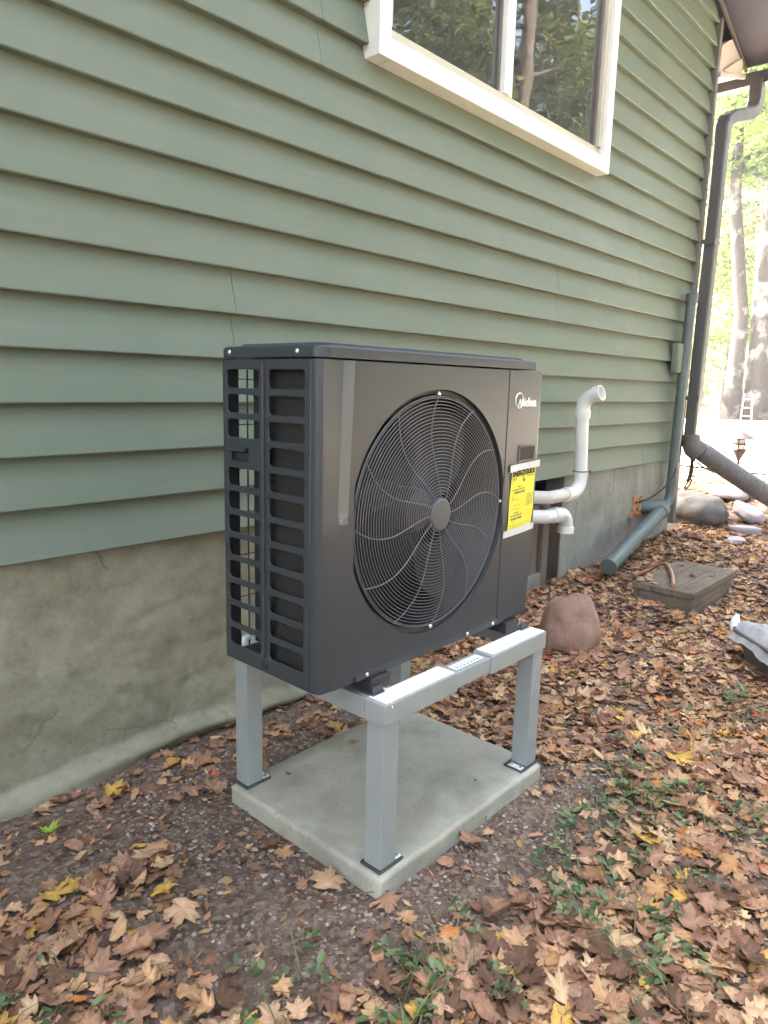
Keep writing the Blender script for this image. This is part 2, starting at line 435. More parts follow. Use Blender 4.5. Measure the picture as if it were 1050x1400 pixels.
b = MB(); xs = list(np.linspace(8.6, 20.2, 12)); ys = list(np.linspace(-16, 24, 12)); rows = []
for y in ys:
    rows.append([(x + (.5 * math.sin(y * .9) + .3 * math.sin(y * 2.3) if x < 9 else 0), y, gh(x, 9) + .012) for x in xs])
b.loft(rows)
meta(b.obj('driveway', M['drive'], None, 180), 'bright sunlit pale drive beyond the house corner', kind='structure')

# ------------------------------------------------------------------ house
house = thing('house', (0, 0, 0), 'green lap sided house with concrete foundation and cream framed window', 'house')
Z0, H = .7324, .1669
XL, XR = -3.6, 5.34
WX0, WX1, WZ0, WZ1 = 1.30, 3.48, 2.685, 4.05
rb = random.Random(3)
def board(x0, x1, n):
    zb, zt = Z0 + n * H, Z0 + (n + 1) * H + .025
    b = MB(); N = max(2, int((x1 - x0) / .22)); secs = []
    for i in range(N + 1):
        x = x0 + (x1 - x0) * i / N
        s1 = .0016 * mnoise.noise(Vector((x * 1.1, n * 7.3, 0))); s2 = .0022 * mnoise.noise(Vector((x * .8, n * 3.1, 5)))
        top = min(zt, 4.40 - .35 * (x - 5.25) + .02) if n > 20 else zt
        secs.append([(x, .002 + s2, zb + .0025 + s1), (x, .0045 + s2, zb + s1), (x, .046, zb + s1 + .001), (x, .053, top), (x, .0455 + s2 * .5, top), (x, .0005 + s2, zb + .006 + s1)])
    b.loft(secs, closed=True, caps=True)
    return b.obj('siding_board', M['siding'], house, 40)
SEAM = {4: [.596], 5: [.600], 6: [3.055], 7: [3.060], 8: [4.268], 9: [4.262], 2: [3.77], 3: [3.768], 11: [1.03], 12: [1.034], 1: [-1.4], 0: [2.4, 4.6], 10: [-.9, 4.0], 13: [.2], 14: [.9, 4.1]}
for n in range(0, 26):
    zb = Z0 + n * H
    xr = XR if zb < 4.30 else 5.25 - (zb - 4.40) / .35 - .05
    spans = [(XL, xr)]
    if zb + H > WZ0 and zb < WZ1: spans = [(XL, WX0 - .002), (WX1 + .002, xr)]
    if zb < WZ0 < zb + H: spans = [(XL, xr)]
    cuts = SEAM.get(n, [rb.uniform(-1, 5)] if rb.random() < .5 else [])
    for a, c in spans:
        if c - a < .05: continue
        e = [a] + [q for q in sorted(cuts) if a + .1 < q < c - .1] + [c]
        for p, q in zip(e, e[1:]): board(p + .0012, q - .0012, n)
# wall body behind the boards, side wall, roof
b = MB(); b.box(XL, 2.70, .08, 8, -.6, Z0 + .02); b.box(3.34, 5.33, .18, 8, -.6, Z0 + .02); b.box(2.70, 3.34, .5, 8, -.6, Z0 + .02)
b.box(XL, WX0 + .03, .056, 8, Z0, 4.2); b.box(WX1 - .03, 5.33, .056, 8, Z0, 4.2); b.box(WX0 + .03, WX1 - .03, .0565, .2, Z0, WZ0 + .05); b.box(WX0 + .03, WX1 - .03, 1.6, 1.7, Z0, 4.2)
b.box(WX0 + .03, WX1 - .03, .2, 1.6, 2.45, 2.5)
b.prism([(XL, .0575, 4.2), (5.33, .0575, 4.2), (5.33, .0575, 4.33), (-1.2, .0575, 6.62), (XL, .0575, 5.78)], (0, 7.95, 0))
b.obj('wall', M['unit_dark'], house, 0)
# roof: sloped deck with rake overhang to the front and eave overhang to the right
def rz(x): return 4.40 - .35 * (x - 5.25)
b = MB(); b.prism([(6.06, -.75, rz(6.06) + .012), (-1.2, -.75, rz(-1.2) + .012), (-1.2, -.75, rz(-1.2) + .2), (6.16, -.75, rz(6.06) + .16)], (0, 9.2, 0))
b.prism([(-1.2, -.75, rz(-1.2) + .012), (-8, -.75, 4.3), (-8, -.75, 4.5), (-1.2, -.75, rz(-1.2) + .2)], (0, 9.2, 0))
b.obj('roof', M['soffit'], house, 0)
b = MB(); b.prism([(5.06, -.022, rz(5.06)), (-1.2, -.022, rz(-1.2)), (-1.2, -.022, rz(-1.2) - .055), (5.06, -.022, rz(5.06) - .055)], (0, .03, 0))
b.prism([(6.05, -.022, rz(6.05)), (5.06, -.022, rz(5.06)), (5.06, -.022, rz(5.06) - .03), (6.05, -.022, rz(6.05) - .03)], (0, .02, 0))
b.obj('rake_trim', M['trim'], house, 0)
# boxed eave return at the corner
b = MB(); b.prism([(5.385, -.012, 3.86), (5.95, -.012, 4.02), (5.95, -.012, rz(5.95) - .035), (5.62, -.012, rz(5.62) - .06), (5.41, -.012, 4.10)], (0, .5, 0))
er = b.obj('eave_return', M['return'], house, 0)
b = MB(); b.prism([(5.39, -.028, 3.85), (6.0, -.028, 4.02), (6.0, -.028, 4.05), (5.39, -.028, 3.885)], (0, .016, 0)); b.prism([(5.47, -.026, 3.93), (5.50, -.026, 3.93), (5.90, -.026, rz(5.9) - .06), (5.86, -.026, rz(5.86) - .045)], (0, .012, 0))
b.obj('trim_strip', M['return'], er, 0)
b = MB(); b.box(XR + .003, XR + .055, -.012, .09, .15, 4.28, .003); b.box(XR + .003, XR + .03, .09, 8, .15, 4.28)
b.obj('corner_trim', M['trim'], house, 0)
# gutter along the eave
b = MB(); b.loft([[(6.07, y, 4.09), (6.07, y, 3.985), (6.15, y, 3.98), (6.185, y, 4.03), (6.19, y, 4.10), (6.18, y, 4.10), (6.175, y, 4.03), (6.15, y, 3.992), (6.08, y, 3.997), (6.08, y, 4.09)] for y in (-.78, 8.4)], closed=True, caps=True)
b.obj('gutter', M['gutter'], house, 0)
# downspout
def rect_tube(b, path, w, d):
    secs = []; P = [Vector(p) for p in path]
    for i, p in enumerate(P):
        t = (P[min(i + 1, len(P) - 1)] - P[max(i - 1, 0)]).normalized(); v = Vector((0, -1, 0)); u = t.cross(v).normalized()
        secs.append([p + u * w / 2 * a + v * d / 2 * c for a, c in ((-1, -.75), (-.75, -1), (.75, -1), (1, -.75), (1, .75), (.75, 1), (-.75, 1), (-1, .75))])
    b.loft(secs, closed=True, caps=True)
b = MB(); rect_tube(b, [(5.445, -.07, 3.50), (5.445, -.07, 2.9), (5.43, -.07, 2.2), (5.42, -.07, 1.5), (5.415, -.07, .86)], .105, .10)
ds = b.obj('downspout', M['gutter'], house, 30)
b = MB(); rect_tube(b, [(6.10, -.10, 4.02), (6.10, -.10, 3.86), (6.05, -.10, 3.76), (5.94, -.095, 3.70), (5.58, -.075, 3.585), (5.48, -.07, 3.53), (5.447, -.07, 3.46), (5.445, -.07, 3.36)], .112, .105)
b.obj('elbow', M['gutter'], ds, 30)
for z in (2.55, 1.25):
    b = MB(); b.box(5.36, 5.49, -.125, -.115, z, z + .035, .002); b.box(5.355, 5.368, -.125, -.005, z, z + .035); b.obj('strap', M['gutter'], ds, 0)

# foundation, left parged part (relief) and right blocks
def parge_y(x, z):
    n = .009 * mnoise.fractal(Vector((x * 2.1, z * 2.6, 4)), 1.0, 2.1, 5) + .006 * mnoise.noise(Vector((x * 9, z * 10, 2))) + .003 * mnoise.noise(Vector((x * 23, z * 25, 2)))
    n += .0035 * mnoise.noise(Vector((x * 16, z * 16, 5)))
    crest = -.078 + .035 * smooth(-.3, .2, x) - .035 * smooth(.3, .9, x) + .016 * mnoise.noise(Vector((x * 3.3, 0, 7))) + .010 * mnoise.noise(Vector((x * 11, 0, 2)))
    lip = .050 * smooth(crest + .05, crest, z) * smooth(1.9, 1.2, x)
    under = .045 * smooth(crest - .004, crest - .05, z) * smooth(-.1, .4, x)
    return .032 - n - lip + under
b = MB(); rows = []
for z in np.arange(-.25, Z0 + .01, .014):
    rows.append([(x, parge_y(x, z), min(z, Z0 + .004)) for x in np.arange(XL if z < -9 else -1.2, 2.70, .018)])
b.loft(rows); b.box(XL, -1.2, .02, .08, -.3, Z0); b.obj('foundation_parging', M['parge'], house, 180)
# well opening
b = MB(); b.box(3.17, 3.335, .035, .06, -.1, .60, .003); b.box(2.70, 3.17, .16, .19, -.1, Z0, 0); b.obj('well_panel', M['wood_dark'], house, 0)
for x0, x1, y in ((3.06, 3.14, .01), (2.95, 3.03, .03)):
    b = MB(); b.box(x0, x1, y, y + .09, -.1, .56, .004); b.obj('well_post', M['wood_grey'], house, 0)
b = MB(); b.box(2.70, 3.14, .012, .10, -.02, .10, .006); b.obj('well_sill', M['block'], house, 0)
# blocks to the right of the opening: joints are recessed gaps backed by mortar
b = MB(); b.box(3.345, 5.325, .0325, .17, -.3, Z0 + .003); b.obj('mortar', M['block'], house, 0)
zc = Z0 - .006; row = 0
while zc > -.2:
    zt, zb_ = zc, zc - .19; x = 3.342 - (.2 if row % 2 else 0)
    while x < 5.33:
        a, c = max(3.342, x), min(5.33, x + .392)
        if c - a > .04:
            b = MB(); yo = .0295 + rb.uniform(-.0007, .0007); b.box(a - .001, c + .001, yo, .06, zb_ - .002, zt + .002, .0025)
            b.obj('block', M['block'], house, 0)
        x += .397
    zc -= .195; row += 1

# window
win = MB()
def bar(x0, x1, z0, z1, y0, y1, bev=.004): win.box(x0, x1, y0, y1, z0, z1, bev)
bar(WX0, WX0 + .075, WZ0, WZ1, -.058, .06); bar(WX1 - .075, WX1, WZ0, WZ1, -.058, .06)
bar(WX0 + .0755, WX1 - .0755, WZ0, WZ0 + .085, -.058, .06); bar(WX0 + .0755, WX1 - .0755, WZ1 - .08, WZ1, -.058, .06)
window = win.obj('window', M['frame'], house, 30)
s = MB(); zs = WZ0 + .085
s.box(WX0 + .0755, WX1 - .0755, -.030, .05, zs + .0005, zs + .030, .004); s.box(WX0 + .0755, WX1 - .0755, -.012, .05, zs + .031, zs + .062, .004)
s.box(WX0 + .0755, WX0 + .112, -.030, .05, zs + .0625, WZ1 - .081, .004); s.box(WX1 - .112, WX1 - .0755, -.030, .05, zs + .0625, WZ1 - .081, .004)
s.obj('window_frame', M['frame_grey'], window, 30)
MX = 2.335
s = MB(); s.box(MX - .045, MX + .012, -.026, .045, zs + .0625, WZ1 - .081, .004); s.box(MX + .0125, MX + .05, -.012, .045, zs + .0625, WZ1 - .081, .004)
s.obj('mullion', M['frame'], window, 30)
for a, c, y in ((WX0 + .1125, WX0 + .130, 0), (WX1 - .135, WX1 - .1125, -.006), (MX - .062, MX - .0455, .004)):
    q = MB(); q.box(a, c, y, .04, zs + .063, WZ1 - .082, .002); q.obj('sash', M['trim'], window, 30)
for a, c, y in ((WX0 + .105, MX - .03, .016), (MX + .03, WX1 - .105, .006)):
    b = MB(); b.box(a, c, y, y + .005, zs + .05, WZ1 - .07); b.obj('pane', M['glass'], window, 0)

# ------------------------------------------------------------------ pad
b = MB(); secs = []
pad = thing('concrete_pad', ((PX0 + PX1) / 2, (PY0 + PY1) / 2, 0), 'square pale concrete pad under the metal stand', 'concrete pad')
b.box(PX0, PX1, PY0, PY1, -.05, PT, .012, 3); 
bmesh.ops.subdivide_edges(b.bm, edges=[e for e in b.bm.edges if e.calc_length() > .05], cuts=12, use_grid_fill=True)
for v in b.bm.verts:
    q = v.co; v.co = q + Vector((.003 * mnoise.noise(q * 9), .003 * mnoise.noise(q * 9 + Vector((5, 0, 0))), .0018 * mnoise.noise(q * 6 + Vector((0, 9, 0)))))
b.obj('slab', M['pad'], pad, 40)

# ------------------------------------------------------------------ stand
stand = thing('equipment_stand', (.55, -.88, PT), 'pale grey painted steel stand with four legs bolted to the pad', 'stand')
RZ, LW, CH = .531, .060, .058
SX0, SX1, SY0, SY1 = .150, .945, -1.207, -.57
def leg(x, y):
    b = MB(); b.box(x, x + LW, y, y + LW, PT + .0085, RZ - .004, .004, 2); lg = b.obj('leg', M['stand'], stand, 30)
    e0, e1 = (.005, .032) if x < .5 else (.032, .005)
    b = MB(); b.box(x - e0, x + LW + e1, y - .003, y + LW + .010, PT + .0005, PT + .008, .003); bp = b.obj('base_plate', M['steel'], lg, 30)
    lx = x + LW + .005 if x < .5 else x - .029
    b = MB(); b.box(lx, lx + .024, y + .004, y + .054, PT + .0082, PT + .0090); b.obj('plate_label', M['sticker_white'], lg, 0)
    for dx, dy in ((.012, .012), (.012, .046)):
        b = MB(); b.lathe([(.006, 0), (.006, .003), (.0035, .0032), (.0035, .009)], (lx + dx, y + dy, PT + .009), (0, 0, 1), 10); b.obj('anchor_bolt', M['screw'], lg, 40)
    return lg
for x in (SX0 + .006, SX1 - LW - .006):
    for y in (SY0 + .007, SY1 - LW - .007): leg(x, y)
def channel(x0, x1, y0, y1, z0, z1, name, th=.004):
    b = MB(); b.box(x0, x1, y0, y1, z0, z1, .004, 2); return b.obj(name, M['stand'], stand, 30)
for y0, y1 in ((SY0, SY0 + LW + .012), (SY1 - LW - .012, SY1)):
    channel(SX0, .455, y0, y1, RZ - CH, RZ, 'rail'); channel(.625, SX1, y0, y1, RZ - CH, RZ, 'rail')
    channel(.4555, .6245, y0 + .005, y1 - .005, RZ - CH + .005, RZ - .005, 'rail_joint')
for x0, x1 in ((SX0, SX0 + LW + .010), (SX1 - LW - .010, SX1)):
    channel(x0, x1, SY0 + LW + .0125, SY1 - LW - .0125, RZ - CH, RZ - .0005, 'cross_rail')
for x0, x1 in ((SX0 + .012, .447), (.637, SX1 - .006)):  # white strips paint bright skylight onto the front rail tops
    b = MB(); b.box(x0, x1, SY0 + .006, SY0 + LW + .008, RZ + .0003, RZ + .0016, .0004, 1); b.obj('skylight_strip', M['sticker_white'], stand, 0)
b = MB(); b.box(.475, .610, SY0 + .020, SY0 + .052, RZ - .0048, RZ - .0042); st = b.obj('sticker', M['sticker_white'], stand, 0)
b = MB()
for i in range(7):
    x = .485 + i * .0165; b.box(x, x + .009, SY0 + .026, SY0 + .031, RZ - .0042, RZ - .0039); b.box(x, x + .012, SY0 + .038, SY0 + .040, RZ - .0042, RZ - .0039)
b.obj('print', M['ink'], st, 0)
# clamps with bolts where the unit feet sit on the cross rails
for x in (SX0 + .018, SX1 - .062):
    for y in (-1.150, -.70):
        b = MB(); b.box(x, x + .045, y, y + .052, RZ - .0003, RZ + .006, .002); b.box(x + .004, x + .041, y + .004, y + .012, RZ + .006, RZ + .022, .002)
        cl = b.obj('clamp', M['steel'], stand, 30)
        b = MB(); b.lathe([(.010, 0), (.010, .004), (.0065, .0045), (.0065, .012), (.004, .014)], (x + .023, y + .030, RZ + .006), (0, 0, 1), 12); b.obj('bolt', M['screw'], cl, 40)
b = MB(); b.tube([(SX0 + .060, SY0 + .06, RZ + .012), (SX0 + .052, SY0 + .03, RZ + .016), (SX0 + .030, SY0 + .006, RZ + .004), (SX0 + .027, SY0 - .002, RZ - .012)], .0016, 6); b.obj('tie', M['sticker_white'], stand, 40)

# ------------------------------------------------------------------ heat pump
UW, UYF, UYB, UZ0, UZ1 = .952, -1.128, -.7587, .5798, 1.372
hp = thing('heat_pump', (.476, -.94, UZ0), 'dark grey heat pump outdoor unit with big round fan guard', 'heat pump')
def side3d(x, y, z): return Vector((z + .0015, -x, y))      # plate coords x = -y world
holes = []
for r in range(12):
    zt = 1.346 - r * .0616; zb = zt - .0455
    holes.append(rrect(.943, 1.073, zb, zt, .010))
    if r != 3: holes.append(rrect(.777, .907, zb, zt, .010))
holes.append(rrect(.790, .862, 1.118, 1.150, .006))
sp = link('side_panel', plate([(.7587, UZ0), (1.0935, UZ0), (1.0935, UZ1 - .002), (.7587, UZ1 - .002)], holes, .006, .0018, side3d), M['unit'], hp)
b = MB(); b.tube([(-.0035, -.925, 1.362), (-.0035, -.925, .62)], .0042, 8); b.obj('rib', M['unit'], sp, 60)
b = MB(); b.loft([[(0, -.785, 1.156), (0, -.866, 1.156)], [(-.011, -.783, 1.152), (-.011, -.862, 1.152)], [(-.012, -.783, 1.144), (-.012, -.862, 1.144)], [(.004, -.788, 1.139), (.004, -.864, 1.139)]], caps=False)
b.box(.012, .016, -.885, -.765, 1.10, 1.165)
b.loft([[(-.003, -.784, 1.112), (-.003, -.868, 1.112)], [(.02, -.79, 1.125), (.02, -.862, 1.125)]])
b.obj('handle', M['unit'], sp, 30)
b = MB(); b.lathe([(.012, 0), (.012, .003), (.0105, .0045)], (-.001, -.925, .602), (-1, 0, 0), 20); b.obj('plug', M['unit_dark'], sp, 40)
# front corner wrap: rounded corner, angled facet, satin strip, to the main face
def corner_secs():
    secs = []
    for z in np.linspace(UZ0, UZ1 - .002, 30):
        t = (z - UZ0) / (UZ1 - UZ0)
        k = smooth(.50, .56, t)                        # strip recess fades out below
        e = .018 + .012 * (1 - t)
        xa = .045 + .034 * t; dep_ = .012 * k * (.35 + .65 * t)
        row = [(-.0015, -1.095, z), (-.0005, -1.108, z), (.003, -1.117, z), (.009, -1.124, z), (e, UYF + .002 + dep_ * .25, z), (xa, UYF + dep_, z), (xa + .0245, UYF - .0012, z), (.1085, UYF - .0012, z)]
        secs.append(row)
    return secs
cs = corner_secs(); k0 = next(k for k, r in enumerate(cs) if r[0][2] > .985)
b = MB(); b.loft([r[:6] for r in cs]); b.loft([r[5:] for r in cs[:k0 + 1]]); b.loft([r[6:] for r in cs[k0:]]); cw = b.obj('corner_panel', M['unit_front'], hp, 20)
b = MB(); b.loft([r[5:7] for r in cs[k0:]]); b.obj('strip', M['strip'], cw, 0)
FX, FZ, FR = .427, .9745, .3355
def front3d(x, y, z): return Vector((x, UYF + .0022 - z, y))
circ = [(FX + FR * math.cos(k * 2 * math.pi / 96), FZ + FR * math.sin(k * 2 * math.pi / 96)) for k in range(96)]
link('front_panel', plate([(.1062, UZ0 + .012), (.7565, UZ0 + .012), (.7565, UZ1 - .002), (.1062, UZ1 - .002)], [circ], .006, .0015, front3d), M['unit_front'], hp)
b = MB()
secs = []
for z in np.linspace(UZ0 + .008, UZ1 - .002, 24):
    t = (z - UZ0) / .79; inn = .014 * (1 - smooth(.0, .28, t)) ** 1
    secs.append([(.7595, UYF + .006, z), (.7595, UYF + .0005, z), (.761, UYF - .001, z), (UW - .012 - inn, UYF - .001, z), (UW - .004 - inn, UYF + .002, z), (UW - inn, UYF + .009, z), (UW - inn, UYB, z)])
b.loft(secs); svc = b.obj('service_panel', M['unit_front'], hp, 35)
# bottom lip with screws
b = MB(); b.box(.11, UW - .04, UYF + .004, UYF + .02, UZ0 - .004, UZ0 + .011, .003); b.box(.003, UW - .015, UYF + .02, UYB - .002, UZ0 - .003, UZ0 + .012, .002)
bp = b.obj('base_pan', M['unit_dark'], hp, 30)
b = MB(); b.box(.125, .80, UYF - .0015, UYF + .002, UZ0 - .002, UZ0 + .018, .001); b.obj('flange', M['unit'], hp, 30)
def screw(p, ax, r=.0045, par=hp): 
    b = MB(); b.lathe([(r * 1.25, 0), (r * 1.25, .0012), (r, .003), (r * .5, .0042)], p, ax, 12); return b.obj('screw', M['screw'], par, 50)
for x in (.165, .60, .735): screw((x, UYF - .0018, UZ0 + .008), (0, -1, 0), .005)
# top cover
b = MB()
prof = []
def cover_ring(inset, z):
    x0, x1, y0, y1 = -.004 + inset, UW - .022 - inset, UYF - .002 + inset, UYB + .004 - inset
    c = .034
    p = []
    for cx, cy, a0, rr in ((x1 - .02, y1 - .02, 0, .02), (x0 + .02, y1 - .02, 90, .02), (x0 + c, y0 + c, 180, c), (x1 - .03, y0 + .03, 270, .03)):
        for k in range(6): a = R_(a0 + 90 * k / 5); p.append((cx + rr * math.cos(a), cy + rr * math.sin(a), z))
    return p
b.loft([cover_ring(.0035, 1.3735), cover_ring(0, 1.3745), cover_ring(0, 1.394), cover_ring(.002, 1.399), cover_ring(.006, 1.4015), cover_ring(.03, 1.4025), cover_ring(.036, 1.4085), cover_ring(.05, 1.4095)], closed=True, caps=True)
tc = b.obj('top_cover', M['unit'], hp, 40)
for y in (-.794, -1.05): screw((-.0045, y, 1.3865), (-1, 0, 0), .0055, tc)
b = MB(); b.box(.15, .80, -1.075, -1.062, 1.4024, 1.4065, .002); b.box(.85, .875, -1.09, -1.075, 1.4024, 1.4075, .002); b.obj('cover_bead', M['unit'], tc, 30)
# back corner posts, rear guard, coil
b = MB(); b.box(.0075, .041, UYB - .010, UYB - .001, UZ0 + .01, UZ1); b.obj('corner_post', M['unit_dark'], hp, 0)
b = MB(); b.box(.024, .05, -1.10, -.935, UZ0 + .03, UZ1 - .01); b.box(.076, .70, -.845, -.785, UZ0 + .03, UZ1 - .01); b.box(.040, .075, -.934, -.885, UZ0 + .03, UZ1 - .01)
b.obj('coil', M['coil'], hp, 0)
b = MB()
for x in [.073] + [.2 + .1 * k for k in range(7)]: b.tube([(x, UYB - .004, UZ0 + .01), (x, UYB - .004, UZ1)], .0022, 6)
for z in np.linspace(UZ0 + .04, UZ1 - .05, 7): b.tube([(.01, UYB - .003, z), (.9, UYB - .003, z)], .0014, 5)
b.obj('rear_guard', M['unit_dark'], hp, 0)
b = MB(); b.box(.70, .703, UYF + .03, UYB - .003, UZ0 + .012, UZ1 - .003); b.box(.78, .94, UYB - .004, UYB - .001, UZ0 + .01, UZ1)
b.obj('divider', M['unit_dark'], hp, 0)
b = MB(); b.box(.030, .052, -.803, -.785, UZ0 + .045, UZ0 + .056, .003); b.box(.026, .036, -.803, -.79, UZ0 + .032, UZ0 + .052, .003); b.obj('white_piece', M['plain_white'], hp, 30)  # small plain white piece above the base pan
for x in (.17, .80):
    b = MB(); b.box(x, x + .075, UYF - .012, UYF + .09, RZ + .0065, UZ0 - .0035, .004); b.obj('foot', M['unit_dark'], hp, 30)
    b = MB(); b.box(x, x + .075, UYB - .09, UYB + .012, RZ + .0065, UZ0 - .0035, .004); b.obj('foot', M['unit_dark'], hp, 30)
# fan guard
def gp(r, a, lift=0): return (FX + r * math.cos(a), UYF + .006 - .020 * (1 - (r / .322) ** 2) - lift, FZ + r * math.sin(a))
b = MB()
for i in range(31):
    r = .047 + i * (.312 - .047) / 30
    b.tube([gp(r, k * 2 * math.pi / 72) for k in range(72)], .00125, 5, closed=True)
for r in (.3165,): b.tube([gp(r, k * 2 * math.pi / 72, -.002) for k in range(72)], .0024, 6, closed=True)
guard = b.obj('fan_guard', M['wire'], hp, 60)
for k in range(12):
    a0 = R_(90 + 30 * k); b = MB(); pts = []
    for i in range(15):
        s_ = i / 14; r = .040 + s_ * (.320 - .040)
        pts.append(gp(r, a0 + .20 * math.sin(math.pi * s_) , .0016))
    b.tube(pts, .0014, 6); b.obj('spoke', M['wire'], guard, 60)
for k in range(4): screw(gp(.3225, R_(90 * k), .001), (0, -1, 0), .0055, guard)
b = MB(); b.lathe([(.044, 0), (.044, .006), (.040, .010), (.012, .0115)], (FX, UYF - .010, FZ), (0, -1, 0), 36); b.obj('hub_cap', M['hub'], guard, 40)
# recess ring and shroud
b = MB(); n = 72; ring = lambda r, y: [(FX + r * math.cos(k * 2 * math.pi / n), y, FZ + r * math.sin(k * 2 * math.pi / n)) for k in range(n)]
b.loft([ring(.338, UYF + .001), ring(.3335, UYF + .012), ring(.322, UYF + .014), ring(.316, UYF + .03), ring(.314, UYF + .16)], closed=True); b.obj('fan_shroud', M['unit_dark'], hp, 30)
b = MB(); b.lathe([(.055, 0), (.062, .01), (.062, .08)], (FX, UYF + .06, FZ), (0, 1, 0), 28); fan = b.obj('fan', M['unit_dark'], hp, 40)
for k in range(3):
    b = MB(); rows = []
    for i in range(8):
        r = .055 + i * .035; span = R_(34 + 30 * i / 7); base = R_(120 * k + 18 + 10 * i / 7 * i / 2)
        rows.append([(FX + r * math.cos(base + span * j / 6), UYF + .055 + .075 * j / 6 + .01 * math.sin(math.pi * j / 6), FZ + r * math.sin(base + span * j / 6)) for j in range(7)])
    b.loft(rows); b.obj('blade', M['unit_dark'], fan, 60)
b = MB(); b.lathe([(.05, 0), (.055, .01), (.055, .09)], (FX - .16, UYF + .20, FZ + .0), (0, 1, 0), 24); b.box(.12, .66, UYF + .235, UYF + .245, FZ - .02, FZ + .02); b.obj('motor', M['hub'], hp, 40)
# service panel details: logo, display, label
YS = UYF - .0012
b = MB()
b.tube([(.818 + .0215 * math.cos(a), YS - .0004, 1.2795 + .0225 * math.sin(a)) for a in np.linspace(0, 2 * math.pi, 40, endpoint=False)], .0024, 6, closed=True)
for p in ([(.812, 1.2625), (.8235, 1.283)], [(.8235, 1.283), (.8275, 1.2635)], [(.8275, 1.2635), (.8385, 1.2845)], [(.8385, 1.2845), (.8415, 1.2625)]):
    b.tube([(p[0][0], YS - .0005, p[0][1]), (p[1][0], YS - .0005, p[1][1])], .0021, 6)
lg = b.obj('logo', M['logo'], svc, 60)
link('lettering', text_mesh('idea', .036, lambda x, y, z: Vector((.847 + x * .072, YS - .0002 - z, 1.2625 + y * 1.05)), .0008, .0006), M['logo'], lg)
b = MB(); 
link('display_frame', plate(rrect(.829, .926, 1.090, 1.142, .004), [rrect(.836, .919, 1.096, 1.136, .003)], .004, .001, lambda x, y, z: Vector((x, YS - .001 - z, y))), M['hub'], svc)
b.box(.835, .920, YS - .0015, YS + .004, 1.095, 1.137); b.obj('display', M['ink_black'], svc, 0)
def q3(u, v, d): return Vector((u, YS - d, v))
LX0, LX1, LZ0, LZ1 = .797, .938, .876, 1.072
sk = .010                                              # the sheet hangs slightly skewed
def lab(u, v): x = LX0 + u * (LX1 - LX0) - sk * (1 - v); z = LZ0 + v * (LZ1 - LZ0) + (u - .5) * .008; return x, z
def labquad(b, u0, u1, v0, v1, d, N=1):
    rows = []
    for j in range(N + 1):
        v = v0 + (v1 - v0) * j / N; r = []
        for i in range(N + 1):
            u = u0 + (u1 - u0) * i / N; x, z = lab(u, v)
            r.append((x, YS - d - (.0012 * (1 + math.sin(u * 5 + v * 9)) if N > 1 else .0010 * (1 + math.sin(u * 5 + v * 9)) + .0004), z))
        rows.append(r)
    b.loft(rows)
b = MB(); labquad(b, 0, 1, 0, 1, .0006, 8); lb = b.obj('energy_label', M['yellow'], svc, 180); meta(lb, 'yellow energy guide sheet held by two strips of pale tape')
def lt(u0, u1, v0): 
    def f(x, y, z):
        X, Zz = lab(u0 + (u1 - u0) * x, v0 + y); return Vector((X, YS - .0036, Zz))
    return f
link('heading', text_mesh('ENERGYGUIDE', .115, lt(.03, .97, .885), 0.0, .006, .92), M['ink_black'], lb)
b = MB()
labquad(b, .50, .53, .80, .885, .0016); b.loft([[(lab(.45, .81)[0], YS - .004, lab(.45, .81)[1]), (lab(.58, .81)[0], YS - .004, lab(.58, .81)[1])], [(lab(.51, .77)[0], YS - .004, lab(.51, .77)[1]), (lab(.52, .77)[0], YS - .004, lab(.52, .77)[1])]])
rl = random.Random(5)
def row(v, u0, u1, h, n):
    u = u0
    for k in range(n):
        w = (u1 - u0) / n; labquad(b, u, u + w * rl.uniform(.5, .85), v, v + h, .0016); u += w
row(.84, .03, .22, .012, 3); row(.815, .03, .18, .010, 3); row(.84, .68, .97, .010, 4)
row(.70, .28, .45, .014, 3); row(.655, .10, .62, .018, 6); row(.60, .18, .62, .030, 5); row(.53, .10, .14, .02, 1); row(.50, .10, .55, .006, 1)
for i in range(8): row(.55 - i * .026, .68, .95, .009, 5)
row(.40, .2, .45, .010, 3); row(.345, .12, .5, .006, 2); row(.28, .22, .42, .014, 3); row(.235, .08, .58, .018, 6); row(.175, .10, .60, .032, 5); row(.13, .2, .25, .018, 1); row(.085, .05, .95, .007, 8); row(.05, .05, .7, .007, 6)
b.obj('print', M['ink'], lb, 0)
b = MB(); labquad(b, -.10, 1.13, .965, 1.075, .0030, 6); b.obj('tape', M['tape'], lb, 180)
b = MB(); labquad(b, -.16, 1.10, -.075, .035, .0030, 6); b.obj('tape', M['tape'], lb, 180)

# ------------------------------------------------------------------ pipes at the opening
def bend(p0, pc, p1, n=8):
    p0, pc, p1 = Vector(p0), Vector(pc), Vector(p1)
    return [p0 * (1 - t) ** 2 + pc * 2 * t * (1 - t) + p1 * t * t for t in np.linspace(0, 1, n)]
vp = thing('vent_pipe', (3.27, -.12, .6), 'tall white plastic vent pipe with angled open top at opening', 'pipe')
Y = -.125; r = .041
b = MB(); b.tube([(2.75, .14, .650), (2.79, -.05, .650), (2.86, Y, .648), (2.95, Y, .648), (3.10, Y, .646)], r, 20); b.obj('pipe', M['pvc_dirty'], vp, 40)
b = MB(); b.tube([(3.06, Y, .647), (3.125, Y, .646)], r + .007, 20); b.tube([(3.12, Y, .646)] + bend((3.14, Y, .646), (3.262, Y, .648), (3.262, Y, .76)), r + .003, 20); b.tube([(3.262, Y, .755), (3.262, Y, .795)], r + .007, 20); el = b.obj('elbow', M['pvc'], vp, 40)
b = MB(); b.tube([(3.262, Y, .79), (3.225, Y, 1.15)], r, 20); b.obj('pipe', M['pvc'], vp, 40)
